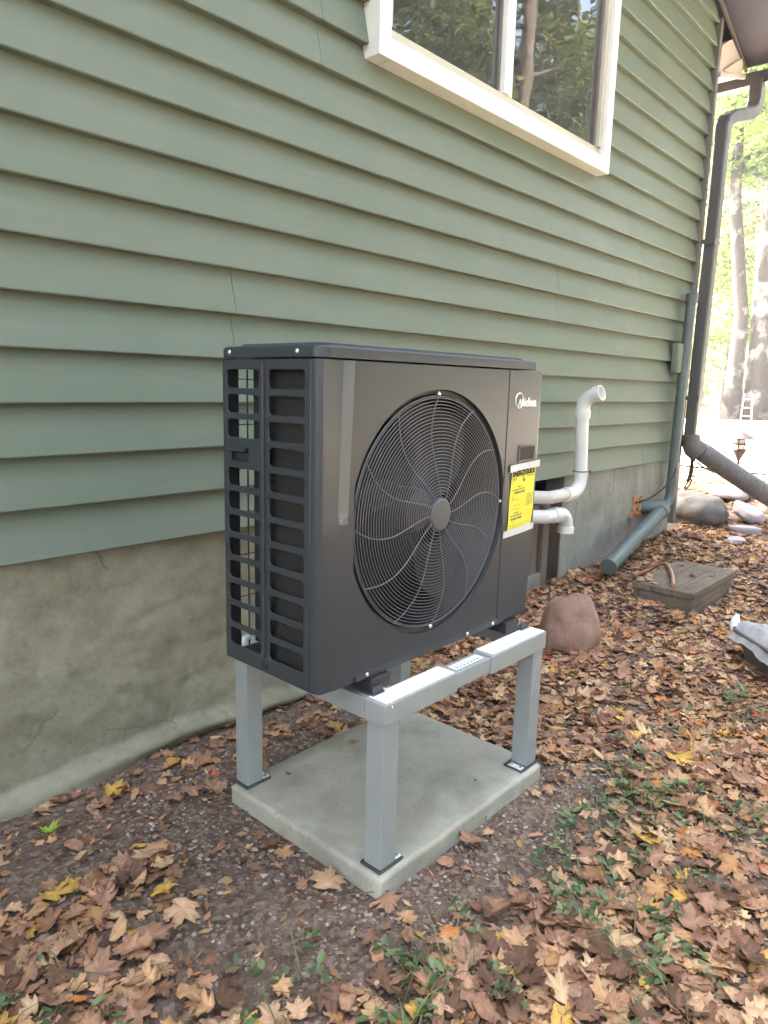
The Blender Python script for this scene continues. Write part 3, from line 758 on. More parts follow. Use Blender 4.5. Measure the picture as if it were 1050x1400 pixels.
b = MB(); b.tube([(3.262 + math.cos(a) * (r + .009), Y + math.sin(a) * (r + .009), .79 + .004 * math.cos(a)) for a in np.linspace(0, 2 * math.pi, 24, endpoint=False)], .004, 6, closed=True); b.box(3.272, 3.292, Y - r - .022, Y - r - .008, .778, .800, .002); b.obj('hose_clamp', M['trim'], vp, 40)
b = MB(); b.box(3.275, 3.290, Y - r - .0235, Y - r - .0222, .783, .795); b.obj('red_tag', pmat('red_print', (.35, .05, .05)), vp, 0)
b = MB(); b.tube([(3.2265, Y, 1.135), (3.2245, Y, 1.185)], r + .010, 20)
pth = [Vector((3.2245, Y, 1.18))] + bend((3.224, Y, 1.195), (3.224, Y, 1.262), (3.222, Y - .085, 1.290), 9)
b.tube(pth, r + .004, 22, caps=False)
d = Vector((-.01, -.95, .30)).normalized(); e0 = Vector((3.222, Y - .095, 1.293))
b.lathe([(r + .004, -.02), (r + .010, -.018), (r + .010, .030), (r + .003, .031), (r - .002, .02), (r - .003, -.07)], e0, d, 24); b.obj('open_elbow', M['pvc'], vp, 40)
vq = thing('drain_elbow', (3.05, -.13, .5), 'short white plastic pipe with elbow turned down at opening', 'pipe')
b = MB(); b.tube([(2.72, .14, .53), (2.76, -.05, .53), (2.83, Y, .53), (2.90, Y, .528), (2.95, Y, .527)], .044, 20); b.obj('pipe', M['pvc'], vq, 40)
b = MB(); b.tube([(2.915, Y, .528), (2.985, Y, .526)], .051, 20); b.tube([(2.98, Y, .526)] + bend((2.995, Y, .526), (3.098, Y, .525), (3.105, Y, .42)), .047, 20); b.lathe([(.047, -.012), (.054, -.010), (.054, .030), (.046, .031), (.043, .01)], (3.105, Y, .423), (0, 0, -1), 24); b.obj('elbow', M['pvc'], vq, 40)

# conduit, box, drain pipe at the corner
cd = thing('conduit', (5.08, -.06, .35), 'grey green vertical pipe with cap near house corner', 'pipe')
b = MB(); b.tube([(5.135, -.062, 2.08), (5.10, -.062, 1.45), (5.08, -.062, .50)] + bend((5.078, -.062, .47), (5.072, -.062, .36), (4.96, -.055, .36), 7) + [(4.86, -.05, .362)], .040, 16); b.obj('pipe', M['green_pipe'], cd, 40)
b = MB(); b.tube([(5.133, -.062, 2.05), (5.137, -.062, 2.12)], .049, 16); b.obj('cap', M['green_pipe'], cd, 40)
b = MB(); b.tube([(4.92, -.055, .36), (4.80, -.05, .363)], .05, 16); b.tube([(4.70, .04, .372), (4.72, -.01, .37), (4.80, -.05, .365), (4.88, -.055, .36)], .055, 16); b.obj('fitting', M['green_pipe'], cd, 40)
b = MB()
for k in range(26):
    x, z = 4.60 + rb.uniform(-.14, .10), .38 + rb.uniform(-.07, .08); q = rb.uniform(.010, .028); b.box(x - q, x + q, .016 - .008 * rb.random(), .04, z - q * .8, z + q * .8, .006, mat=Matrix.Rotation(0, 4, 'X'))
meta(b.obj('foam_patch', pmat('orange_foam', (.42, .19, .08), .3, 30, .9, .5, 40), house, 60), 'rust orange sealing foam around the pipe entry')
ub = thing('utility_box', (5.18, -.02, 1.48), 'flat grey utility box on siding behind the vertical pipe', 'utility box')
b = MB(); b.box(4.965, 5.09, -.055, -.004, 1.475, 1.715, .006); b.box(5.0905, 5.235, -.046, -.004, 1.475, 1.69, .004); b.obj('casing', M['siding'], ub, 30)
b = MB(); b.box(4.980, 5.075, -.060, -.0555, 1.49, 1.70, .003); b.obj('cover', M['siding'], ub, 30)
dp = thing('drain_pipe', (3.5, -.25, .1), 'fat grey green drain pipe slanting from corner down to leaves', 'pipe')
pa, pb = Vector((4.86, -.085, .335)), Vector((3.50, -.262, .118))
b = MB(); b.tube([pa, pb], .056, 20); b.obj('pipe', M['green_pipe'], dp, 40)
dd = (pb - pa).normalized(); b = MB(); b.tube([pa - dd * .03, pa + dd * .07], .064, 20); b.obj('collar', M['green_pipe'], dp, 40)
b = MB(); b.lathe([(.060, -.05), (.060, .0), (.056, .004), (.02, .006)], pb, dd, 24); b.obj('end_cap', M['green_pipe'], dp, 40)
b = MB(); b.tube(bend((4.52, .02, .42), (4.75, -.09, .44), (4.98, -.11, .62), 9) + [(5.03, -.11, .68)], .007, 6)
meta(b.obj('cable', M['cable'], None, 60), 'thin black cable curving from wall up behind vertical pipe', 'cable')
b = MB(); b.tube(bend((5.50, -.06, .84), (5.52, -.09, .6), (5.50, -.05, .52), 8), .018, 8); b.tube([(5.5 + .05 * math.cos(a), -.06 - .02 * math.sin(a), .50 + .05 * math.sin(a)) for a in np.linspace(1.6, 7.2, 16)], .008, 6)
b.tube(bend((5.48, -.04, .78), (5.7, -.12, .6), (5.85, -.2, .60), 8), .008, 6)
meta(b.obj('cable', M['cable'], None, 60), 'loose looped black cable hanging below the downspout', 'cable')
# corrugated drain hose
hs = thing('drain_hose', (5.43, -.08, .8), 'brown corrugated hose running out from foot of the downspout', 'hose')
h0, h1 = Vector((5.43, -.085, .86)), Vector((6.32, -1.10, .10)); N = 236; pts, rad = [], []
for i in range(N + 1):
    t = i / N; p = h0.lerp(h1, t); p.z += -.10 * math.sin(math.pi * t) * .3
    pts.append(p); rad.append(.083 + (.005 if (i // 2) % 2 else -.002) if t > .06 else .078)
b = MB(); b.tube(pts, rad, 18); b.obj('tube', M['hose'], hs, 50)
b = MB(); b.tube([(5.415, -.075, .95), (5.417, -.078, .88), (5.44, -.092, .83), (5.47, -.125, .80)], [.074, .08, .088, .088], 16); b.obj('adapter', M['hose'], hs, 40)

# ------------------------------------------------------------------ stones, step, copper pipe, tray
def rock(name, loc, size, seed, m, label, rotz=0, flat=.0, rough=.16):
    bm = bmesh.new(); bmesh.ops.create_icosphere(bm, subdivisions=4, radius=1)
    o3 = Vector((seed * 3.7, seed * 1.3, seed * 9.1))
    for v in bm.verts:
        q = v.co.copy(); k = 1 + rough * 1.6 * mnoise.noise(q * 1.1 + o3) + rough * .6 * mnoise.noise(q * 2.7 + o3) + rough * .18 * mnoise.noise(q * 8 + o3)
        q = q * k
        if flat: q.z = max(-1 + flat, min(1 - flat, q.z)) / (1 - flat)
        v.co = Vector((q.x * size[0], q.y * size[1], q.z * size[2]))
    me = bpy.data.meshes.new(name); bm.to_mesh(me); bm.free(); me.polygons.foreach_set('use_smooth', [True] * len(me.polygons))
    o = link(name, me, m); o.location = loc; o.rotation_euler.z = rotz
    return meta(o, label, 'rock')
rock('boulder', (2.20, -.655, .09), (.175, .15, .180), 2, M['boulder'], 'rounded reddish brown boulder in leaves right of the unit', .2, 0, .15)
rock('rock', (6.0, .02, .20), (.36, .27, .14), 5, M['rock'], 'big flat grey rock beside the house corner', .7, .25, .2)
o = rock('flat_stone', (6.12, -.43, .21), (.19, .16, .045), 7, M['stone_pale'], 'pale mauve flagstone leaning near the grey rock', .4, .4, .14); o.rotation_euler = (R_(24), R_(-12), .4)
rock('flat_stone', (6.95, -.02, .275), (.28, .2, .05), 8, M['stone_pale'], 'wide pale stone lying behind the leaning flagstone', .2, .4, .14)
rock('rock', (6.55, -.55, .2), (.2, .13, .06), 9, M['rock'], 'small low grey stone at foot of the corrugated hose', .9, .3, .16)
rock('rock', (5.35, -.55, .075), (.13, .08, .028), 10, M['stone_pale'], 'thin pale stone sunk in soil in front of corner', .1, .4, .14)
rock('rock', (5.72, -.52, .115), (.15, .07, .035), 12, M['stone_pale'], 'narrow pale stone below the leaning flagstone', 1.9, .4, .14)
sl = thing('access_cover', (3.53, -.78, .02), 'square weathered brown box cover half buried in leaves', 'box cover')
b = MB(); b.box(3.150, 3.922, -.950, -.592, -.02, .112, .005); b.obj('frame', M['slab'], sl, 30)
for k in range(3):
    y0 = -.962 + k * .1265; b = MB(); b.box(3.137, 3.935, y0 + .0006, y0 + .1259, .1125, .150, .004); b.obj('plank', M['slab'], sl, 30)
b = MB(); b.tube([(3.64, -.40, .06), (3.69, -.48, .11), (3.72, -.54, .158), (3.70, -.575, .164), (3.65, -.61, .164), (3.55, -.665, .164), (3.42, -.725, .164), (3.30, -.775, .164), (3.19, -.815, .164)], .0140, 12)
meta(b.obj('copper_pipe', M['copper'], None, 60), 'bent copper pipe lying across the brown box cover', 'pipe')
tr = thing('plastic_tray', (2.60, -1.36, 0), 'dark grey plastic tray with clear film at right edge', 'tray')
A = Vector((2.655, -1.30, 0)); dl = Vector((-.70, -.715, 0)).normalized(); dw = Vector((.715, -.70, 0)).normalized()
def tp(a, w_, z): q = A + dl * a + dw * w_; return Vector((q.x, q.y, gh(q.x, q.y) + z))
def tray_ring(g, z, n=6):
    pts = []; L, Wd, rr = .75, .42, .07
    for cx, cy, a0 in ((L - rr - g, Wd - rr - g, 0), (rr + g, Wd - rr - g, 90), (rr + g, rr + g, 180), (L - rr - g, rr + g, 270)):
        for k in range(n): a = R_(a0 + 90 * k / (n - 1)); pts.append(tp(cx + rr * math.cos(a), cy + rr * math.sin(a), z * 1.35))
    return pts
b = MB(); b.loft([tray_ring(.045, .0), tray_ring(.035, .05), tray_ring(.030, .055), tray_ring(.012, .10), tray_ring(-.004, .112), tray_ring(-.008, .120), tray_ring(.0, .124), tray_ring(.012, .118), tray_ring(.05, .03)], closed=True, caps=True); b.obj('tub', M['tray'], tr, 40)
b = MB(); rows = []
for i in range(25):
    a = -.03 + i * .033; r_ = []
    for j in range(14):
        w_ = -.03 + j * .034; k = mnoise.noise(Vector((a * 14, w_ * 14, 3))) * .018 + mnoise.noise(Vector((a * 40, w_ * 40, 3))) * .006
        edge = smooth(.05, -.03, w_) * .085 + smooth(.03, -.03, a) * .05
        r_.append(tp(a, w_, .192 + .02 * math.sin(a * 9) + k - edge - .035 * smooth(.04, .25, w_)))
    rows.append(r_)
b.loft(rows); fm = b.obj('film', M['film'], tr, 180); meta(fm, 'crumpled clear plastic film over the tray')
b = MB(); b.tube([tp(.01, .03, .135), tp(-.005, .03, .165), tp(-.015, .04, .190), tp(-.02, .05, .215)], [.022, .026, .020, .008], 12); b.obj('knot', M['plain_white'], fm, 60)

# ------------------------------------------------------------------ path light and ladder
pl = thing('path_light', (7.5, .10, gh(7.5, .1)), 'small dark path light standing on bright ground behind the hose', 'path light')
bz = gh(7.5, .1); P = (7.5, .10, bz)
b = MB(); b.tube([(7.5, .10, bz - .1), (7.5, .10, bz + .30)], .016, 10); b.obj('stake', M['lamp_metal'], pl, 40)
b = MB(); b.lathe([(.016, .27), (.03, .30), (.065, .37), (.072, .38), (.072, .40), (.06, .402)], P, (0, 0, 1), 20); 
for k in range(6):
    a = k * math.pi / 3; b.tube([(7.5 + .062 * math.cos(a), .10 + .062 * math.sin(a), bz + .395), (7.5 + .062 * math.cos(a), .10 + .062 * math.sin(a), bz + .53)], .006, 6)
b.lathe([(.070, .45), (.076, .452), (.076, .462), (.070, .464)], P, (0, 0, 1), 20); b.obj('cage', M['lamp_metal'], pl, 40)
b = MB(); b.lathe([(.052, .40), (.052, .525)], P, (0, 0, 1), 16); b.obj('lens', M['sticker_white'], pl, 60)
b = MB(); b.lathe([(.145, .515), (.148, .522), (.10, .555), (.045, .585), (.02, .60), (.005, .602)], P, (0, 0, 1), 24); b.obj('cap', M['lamp_metal'], pl, 40)
ld = thing('ladder', (21.0, 3.55, .56), 'small pale step ladder at foot of the leaning trunk', 'ladder')
LA, LB_, LT = Vector((20.70, 3.86, .54)), Vector((20.91, 3.63, .54)), Vector((.06, .02, .78))
for q in (LA, LB_):
    b = MB(); b.tube([q, q + LT + ((LA + LB_) / 2 - q) * .25], .020, 8); b.obj('ladder_rail', M['ladder'], ld, 40)
for k in range(3):
    t = .2 + k * .3; b = MB(); b.tube([LA + (LT + ((LA + LB_) / 2 - LA) * .25) * t, LB_ + (LT + ((LA + LB_) / 2 - LB_) * .25) * t], .016, 8); b.obj('rung', M['ladder'], ld, 40)
# ------------------------------------------------------------------ trees
def foliage_mesh(name, clumps, nleaf, size, cols, seed, flat=.5):
    rg = np.random.default_rng(seed); cl = np.array(clumps, float)
    wts = cl[:, 3] ** 2; idx = rg.choice(len(cl), nleaf, p=wts / wts.sum())
    d = rg.normal(size=(nleaf, 3)); d /= np.linalg.norm(d, axis=1)[:, None]
    rr = cl[idx, 3] * rg.random(nleaf) ** .55
    c = cl[idx, :3] + d * rr[:, None] * np.array([1, 1, .6])
    n = rg.normal(size=(nleaf, 3)); n[:, 2] = np.abs(n[:, 2]) + flat; n /= np.linalg.norm(n, axis=1)[:, None]
    u = np.cross(n, rg.normal(size=(nleaf, 3))); u /= np.linalg.norm(u, axis=1)[:, None]; v = np.cross(n, u)
    s = size * rg.uniform(.6, 1.25, nleaf)[:, None]
    V = np.stack([c - v * s, c + u * s * .55 - n * s * .12, c + v * s, c - u * s * .55 - n * s * .12], 1).reshape(-1, 3)
    cc = np.array(cols); ccl = rg.integers(0, len(cc), len(cl)); pick = np.where(rg.random(nleaf) < .6, ccl[idx], rg.integers(0, len(cc), nleaf))
    tint = cc[pick] * rg.uniform(.75, 1.25, (nleaf, 1)); tint = np.repeat(tint, 4, 0)
    return np_mesh(name, V, np.arange(nleaf * 4), 4, M['foliage'], tint)
GREENS = [(.08, .15, .03), (.11, .19, .04), (.16, .22, .045), (.06, .11, .03)]
YELLOW = [(.22, .27, .07), (.17, .25, .06), (.30, .29, .08), (.11, .19, .05)]
def trunk_mesh(path, rads, limbs, m, name='trunk', n=12):
    b = MB(); b.tube(path, rads, n)
    for lp, lr in limbs: b.tube(lp, lr, 7)
    for v in b.bm.verts: v.co += Vector((mnoise.noise(v.co * 1.7), mnoise.noise(v.co * 1.7 + Vector((7, 0, 0))), 0)) * .05 * min(1, .3 + v.co.z * .1)
    return b
def tree(name, loc, top, r0, h, label, m, cols, seed, crown=True, group=None, cz=.45, cr=.22, nl=5000, ls=.14, cat='tree'):
    rg = random.Random(seed); t = thing(name, loc, label, cat, group)
    L = Vector(loc); T = Vector(top); N = 14; path, rads = [], []
    for i in range(N + 1):
        s_ = i / N; p = L.lerp(T, s_); p += Vector((mnoise.noise(Vector((s_ * 3, seed, 0))), mnoise.noise(Vector((s_ * 3, seed, 9))), 0)) * .018 * h * min(1, s_ * 4)
        path.append(p); rads.append(r0 * (1.0 - .72 * s_) * (1 + .55 * math.exp(-s_ * 28)))
    path[0].z -= .2
    limbs, clumps = [], []
    for k in range(11):
        s_ = rg.uniform(cz * .8, .97); i = int(s_ * N); p = path[i]; a = rg.uniform(0, 6.28); ln = h * cr * rg.uniform(.6, 1.2) * (1.2 - s_ * .6)
        q1 = p + Vector((math.cos(a) * ln * .5, math.sin(a) * ln * .5, ln * .25)); q2 = p + Vector((math.cos(a) * ln, math.sin(a) * ln, ln * rg.uniform(.3, .7)))
        rr = rads[i] * .38; limbs.append(([p, q1, q2], [rr, rr * .6, rr * .2]))
        for q in (q1, q2, (q1 + q2) / 2 + Vector((rg.uniform(-1, 1), rg.uniform(-1, 1), rg.uniform(-.6, .6))) * ln * .35): clumps.append((*q, ln * rg.uniform(.32, .62)))
    clumps.append((*path[-1], h * cr * .5))
    trunk_mesh(path, rads, limbs, m).obj('trunk', m, t, 60)
    if crown: link('crown', foliage_mesh('crown', clumps, nl, ls, cols, seed), None, t)
    return t
tree('tree', (21.28, 4.27, .54), (20.55, 5.0, 14.5), .235, 14, 'tall straight grey trunk beside the downspout with light patches', M['bark'], GREENS + YELLOW, 1, cz=.62, nl=6000)
tree('leaning_tree', (21.75, 3.75, .55), (21.25, 4.15, 13.5), .36, 13, 'thick leaning grey trunk with small pale ladder at its foot', M['bark'], GREENS, 2, cz=.62, nl=6000)
tree('sapling', (24.0, 6.3, .6), (24.1, 6.3, 6.5), .06, 6, 'young yellow green maple left of the tall straight trunk', M['bark_dark'], YELLOW, 3, cz=.3, cr=.34, nl=3500, ls=.11)
tree('sapling', (27.0, 5.2, .6), (27.2, 5.2, 7.5), .07, 7, 'young bright green maple between the two big trunks', M['bark_dark'], GREENS + YELLOW, 4, cz=.25, cr=.34, nl=3500, ls=.12)
tree('sapling', (24.5, 3.6, .6), (24.4, 3.5, 5.0), .05, 4.6, 'low green maple right of the leaning trunk', M['bark_dark'], GREENS, 5, cz=.3, cr=.36, nl=3000, ls=.11)
tree('slender_tree', (29.0, 8.1, .6), (29.2, 8.0, 12), .11, 11, 'slender dark trunk seen just right of the downspout', M['bark_dark'], YELLOW, 6, cz=.55, nl=3500)
tree('slender_tree', (31.0, 7.6, .6), (31.0, 7.7, 12), .12, 11, 'second slender dark trunk close to the straight tree', M['bark_dark'], GREENS, 7, cz=.5, nl=3500)
tree('slender_tree', (31.5, 4.9, .6), (31.4, 5.0, 11), .10, 10, 'slender dark trunk right of the leaning tree', M['bark_dark'], YELLOW, 8, cz=.5, nl=3500)
# pale shrub at the lawn edge
sh = thing('shrub', (20.6, 5.0, .56), 'pale leafed shrub at edge of bright drive', 'shrub')
rg = random.Random(4); b = MB(); cl = []
for k in range(12):
    a = rg.uniform(0, 6.28); q = Vector((20.5 + rg.uniform(-.7, .5), 5.05 + rg.uniform(-.5, .7), .55)); e = q + Vector((math.cos(a) * .4, math.sin(a) * .4, rg.uniform(.6, 1.5))); b.tube([q, (q + e) / 2 + Vector((0, 0, .1)), e], [.018, .012, .005], 5); cl.append((*e, .33)); cl.append((*((q + e) / 2), .26))
b.obj('stem', M['bark_dark'], sh, 60); link('foliage', foliage_mesh('foliage', cl, 2600, .085, [(.42, .44, .30), (.30, .36, .20), (.52, .52, .40)], 21, .8), None, sh)
# far-off wood, one mass
cl = []
rg = random.Random(12)
for k in range(420):
    x = rg.uniform(30, 52); y = rg.uniform(-6, 32)
    if rg.random() < .25: y = rg.uniform(-14, -6)
    z = rg.uniform(.8, 5.5) if rg.random() < .72 else rg.uniform(5.5, 12); cl.append((x, y, z, rg.uniform(.8, 1.9)))
meta(link('distant_wood', foliage_mesh('distant_wood', cl, 42000, .19, GREENS + YELLOW + [(.34, .34, .10)], 33), None), 'mass of green and yellow autumn foliage behind the drive', 'woods', kind='stuff')
cl = []; rg = random.Random(19)  # mirrored woods, made taller and closer to block low sky light
for k in range(430):
    if k < 330: x, y = rg.uniform(-20, 58), rg.uniform(-26, -9)
    else: x, y = rg.uniform(-26, -8), rg.uniform(-16, 16)  # unseen left flank, added to darken the left of the wall
    cl.append((x, y, rg.uniform(.5, 24) if rg.random() < .88 else rg.uniform(.3, 4), rg.uniform(1.4, 3.2)))
meta(link('yard_wood_sky_screen', foliage_mesh('yard_wood_sky_screen', cl, 150000, .185, [(.035, .06, .022), (.05, .08, .03), (.028, .05, .02), (.075, .085, .03), (.04, .055, .03)], 34), None), 'green woods mirrored in the window, enlarged and extended unseen to block low sky', 'woods', kind='stuff')
# trees across the yard, mirrored in the window
protos = []
for k in range(2):
    protos.append(tree('maple_tree', (6.5 + 3.5 * k, -11 - 2 * k, .3), (6.8 + 3.5 * k, -11.2 - 2 * k, 15.5), .24, 15, 'tall yard tree mirrored in the window glass', M['bark_dark'], [(.04, .07, .022), (.06, .09, .03), (.03, .055, .02)] + ([(.11, .12, .035)] if k else []), 40 + k, cz=.3, cr=.24, nl=13000, ls=.115, group='trees mirrored in the window'))
for i, (x, y, rz_) in enumerate([(4.0, -15, 1.1), (14, -7.5, 2.0), (18.5, -10.5, .4), (22, -8.5, 2.9), (26, -12.5, 4.0), (30, -11, 5.1), (20, -14, 3.3), (35, -15, .9), (33, -19, 2.2), (40, -16, 1.7)]):
    s_ = protos[i % 2]; c = s_.copy(); COL.objects.link(c); c.location = (x, y, .3); c.rotation_euler.z = rz_; c.scale = (1, 1, .85 + .07 * (i % 5))
    for ch in s_.children:
        q = ch.copy(); COL.objects.link(q); q.parent = c; q.matrix_parent_inverse = ch.matrix_parent_inverse.copy()

# ------------------------------------------------------------------ fallen leaves
half = [(0, .98), (.07, .80), (.19, .78), (.20, .56), (.34, .62), (.60, .66), (.54, .48), (.68, .32), (.46, .20), (.36, .06), (.50, -.06), (.38, -.17), (.10, -.22)]
outl = half + [(-x, y) for x, y in half[1:][::-1]]
oval = [(.26 * math.sin(a) * (1 + .1 * math.cos(a)), (.50 * math.cos(a) + .1)) for a in np.linspace(0, 2 * math.pi, 15)[:-1]]
PAL = np.array([(.40, .255, .15), (.36, .215, .14), (.46, .31, .19), (.30, .17, .105), (.21, .115, .075), (.13, .075, .05), (.50, .37, .24), (.33, .20, .145), (.42, .24, .12), (.50, .33, .09), (.45, .20, .07), (.36, .11, .07), (.27, .16, .11), (.44, .30, .20), (.17, .10, .07)])
PW = np.array([9, 9, 8, 9, 8, 6, 6, 8, 6, 2.6, 3, .9, 8, 8, 7]); PW = PW / PW.sum()
def leaf_variant(rg, shape):
    pts = np.array(outl if shape else oval); pts = pts * (1 + rg.normal(0, .05, (len(pts), 2)))
    if shape: pts[:, 0] *= rg.uniform(.72, 1.12)
    if rg.random() < .45:                               # torn edge
        for q in rg.integers(0, len(pts), 2): pts[q] = pts[q] * rg.uniform(.45, .8) + np.array([0, .2]) * .2
    c = np.array([[0, .2]]); mid = c + (pts - c) * .55
    P2 = np.vstack([c, mid, pts]); n = len(pts)
    x, y = P2[:, 0], P2[:, 1]
    curl = rg.uniform(-.4, .6); c2 = rg.uniform(-.35, .45); tw = rg.uniform(-.4, .4)
    z = curl * x * x + c2 * (y - .25) ** 2 + tw * x * (y - .2) + rg.normal(0, .035, len(x))
    z = z + .10 * np.abs(x) * rg.uniform(-.5, 1)
    if rg.random() < .3: z = z + rg.uniform(.25, .6) * np.maximum(0, rg.choice([-1, 1]) * x - .15)          # one side folded up
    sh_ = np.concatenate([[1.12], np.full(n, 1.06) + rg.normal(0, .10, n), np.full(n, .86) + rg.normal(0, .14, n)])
    V = np.stack([x, y - .25, z], 1)
    F = []
    for k in range(n):
        k2 = (k + 1) % n; F += [0, 1 + k, 1 + k2]; F += [1 + k, 1 + n + k, 1 + n + k2]; F += [1 + k, 1 + n + k2, 1 + k2]
    # stalk
    if rg.random() < .5:
        b0 = len(V); q = np.array([[-.012, -.45, 0], [.012, -.45, 0], [.05 * rg.normal(), -.85, .1 * rg.random()]]); V = np.vstack([V, q]); F += [b0, b0 + 1, b0 + 2]; sh_ = np.concatenate([sh_, np.full(3, .8)])
    return V, np.array(F), sh_[:, None]
rgl = np.random.default_rng(5)
VAR = [leaf_variant(rgl, k % 4 != 3) for k in range(64)]
def leaf_color(rg, y=None):
    c = PAL[rg.choice(len(PAL), p=PW)] * np.array([1.22, 1.12, .96]) * rg.uniform(.8, 1.2); return c
def noise2(x, y, s, o): return mnoise.noise(Vector((x * s, y * s, o)))
def density(x, y):
    if y > parge_y(x, .0) - .03 and x < 5.5: return 0
    if 2.7 < x < 3.4 and y > -.02: return 0
    dx = max(PX0 - x, 0, x - PX1); dy = max(PY0 - y, 0, y - PY1); d = math.hypot(dx, dy)
    if d < .015: return 0
    k = smooth(.10, .46, d + .10 * noise2(x, y, 3, 1))
    if x < PX0 + .15 or y < PY0:                                     # bare gravel strip round the near corner of the pad
        k = smooth(.16, .46, d + .16 * noise2(x, y, 3.1, 1))
    if x > PX1 and y > -1.3: k = max(k, smooth(.02, .15, d) * .8)
    if y > PY1 and x < PX1: k *= .14
    k = max(k, .06)
    k *= 1 - .55 * smooth(.15, .45, noise2(x, y, 1.5, 8))             # bare soil patches
    e = math.hypot(x + .12, y + 1.02) + .10 * noise2(x, y, 6, 4); k *= .15 + .85 * smooth(.14, .34, e)     # dark bare patch left of the pad
    if 3.13 < x < 3.94 and -.965 < y < -.58: k = 0
    if math.hypot(x - 2.22, y + .655) < .15: return 0
    if math.hypot(x - 6.0, y - .02) < .3: return 0
    return k
cand = []
for (x0, x1, y0, y1, per) in ((-1.1, 2.6, -2.25, .02, 1700), (2.6, 5.6, -2.3, .02, 1050), (5.6, 9.2, -2.6, 2.2, 330)):
    n = int((x1 - x0) * (y1 - y0) * per)
    X = rgl.uniform(x0, x1, n); Yy = rgl.uniform(y0, y1, n); U = rgl.random(n)
    for x, y, u in zip(X, Yy, U):
        if u < density(x, y):
            v = Vector((x, y, 0)) - CP; zc_ = v.dot(AF)
            if zc_ < .3: continue
            px, py = v.dot(AR) / zc_, v.dot(AU) / zc_
            if abs(px) < .75 and abs(py) < .95: cand.append((x, y, zc_, px, py))
def leaf_tf(rg, x, y, size, lift):
    a = rg.uniform(0, 6.283); tx, ty = rg.normal(0, .17), rg.normal(0, .17)
    Mx = Matrix.Translation((x, y, gh(x, y) + lift)) @ Matrix.Rotation(tx, 4, 'X') @ Matrix.Rotation(ty, 4, 'Y') @ Matrix.Rotation(a, 4, 'Z') @ Matrix.Scale(size, 4)
    return Mx
sizes = rgl.lognormal(math.log(.040), .38, len(cand)).clip(.014, .070)
order = np.argsort([-(s / c[2]) * (1 if abs(c[3]) < .54 and abs(c[4]) < .72 else 0) for s, c in zip(sizes, cand)])
indiv = order[:284]; rest = order[284:]
# named leaves: one mesh per look, shared by its copies
LMESH = []
for k in range(64):
    V, F, SH = VAR[k % len(VAR)]; c = leaf_color(rgl)
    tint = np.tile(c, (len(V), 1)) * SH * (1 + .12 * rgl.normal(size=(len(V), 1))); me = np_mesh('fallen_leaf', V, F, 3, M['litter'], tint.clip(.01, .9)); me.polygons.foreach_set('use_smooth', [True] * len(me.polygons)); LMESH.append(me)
for i in indiv:
    x, y = cand[i][:2]; o = bpy.data.objects.new('fallen_leaf', LMESH[int(rgl.integers(0, len(LMESH)))]); COL.objects.link(o); o.parent = ground
    o.matrix_world = leaf_tf(rgl, x, y, sizes[i], .014 + .012 * rgl.random())
VV, FF, TT, off = [], [], [], 0
for i in rest:
    x, y = cand[i][:2]; V, F, SH = VAR[int(rgl.integers(0, len(VAR)))]; m4 = np.array(leaf_tf(rgl, x, y, sizes[i], .004 + .014 * rgl.random()))
    W_ = V @ m4[:3, :3].T + m4[:3, 3]; VV.append(W_); FF.append(F + off); off += len(V)
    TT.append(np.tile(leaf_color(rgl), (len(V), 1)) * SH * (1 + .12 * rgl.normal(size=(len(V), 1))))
lm = np_mesh('leaf_litter', np.vstack(VV), np.concatenate(FF), 3, M['litter'], np.vstack(TT).clip(.01, .9)); lm.polygons.foreach_set('use_smooth', [True] * len(lm.polygons))
meta(link('leaf_litter', lm, None), 'carpet of tan, brown and orange fallen maple leaves', 'leaves', kind='stuff')
# leaf crumbs: small torn bits everywhere, gravel near the pad
def bits(name, n, region, dens, rs, mfun, label, cat, mat, tall=.5):
    VV, FF, TT, off = [], [], [], 0; rg = np.random.default_rng(77 + n)
    ico = bmesh.new(); bmesh.ops.create_icosphere(ico, subdivisions=1, radius=1); IV = np.array([v.co[:] for v in ico.verts]); IF = np.array([[v.index for v in f.verts] for f in ico.faces]).ravel(); ico.free()
    for _ in range(n):
        x, y = rg.uniform(region[0], region[1]), rg.uniform(region[2], region[3])
        if rg.random() > dens(x, y): continue
        s = rg.uniform(*rs); J = IV * (1 + .25 * rg.normal(size=(len(IV), 1))) * np.array([1, rg.uniform(.5, 1), tall * rg.uniform(.5, 1)]) * s
        a = rg.uniform(0, 6.28); ca, sa = math.cos(a), math.sin(a); J = J @ np.array([[ca, sa, 0], [-sa, ca, 0], [0, 0, 1]]); J += np.array([x, y, gh(x, y) + s * .15])
        VV.append(J); FF.append(IF + off); off += len(J); TT.append(np.tile(mfun(rg), (len(J), 1)))
    me = np_mesh(name, np.vstack(VV), np.concatenate(FF), 3, mat, np.vstack(TT)); return meta(link(name, me, None), label, cat, kind='stuff')
def gdens(x, y):
    if y > parge_y(x, -.05) - .02: return 0
    dx = max(PX0 - x, 0, x - PX1); dy = max(PY0 - y, 0, y - PY1); d = math.hypot(dx, dy)
    if d < .004: return 0
    return smooth(.55, .1, d + .12 * noise2(x, y, 4, 2)) * (.45 + .55 * smooth(-.2, .2, noise2(x, y, 5, 6)))
GC = np.array([(.28, .20, .155), (.37, .29, .235), (.22, .15, .115), (.17, .11, .08), (.46, .39, .33), (.25, .17, .13)])
bits('gravel', 15000, (-.55, 1.5, -1.75, .02), gdens, (.0035, .0095), lambda rg: GC[rg.integers(0, len(GC))] * rg.uniform(.7, 1.1), 'fine brown gravel around the concrete pad', 'gravel', M['gravel'])
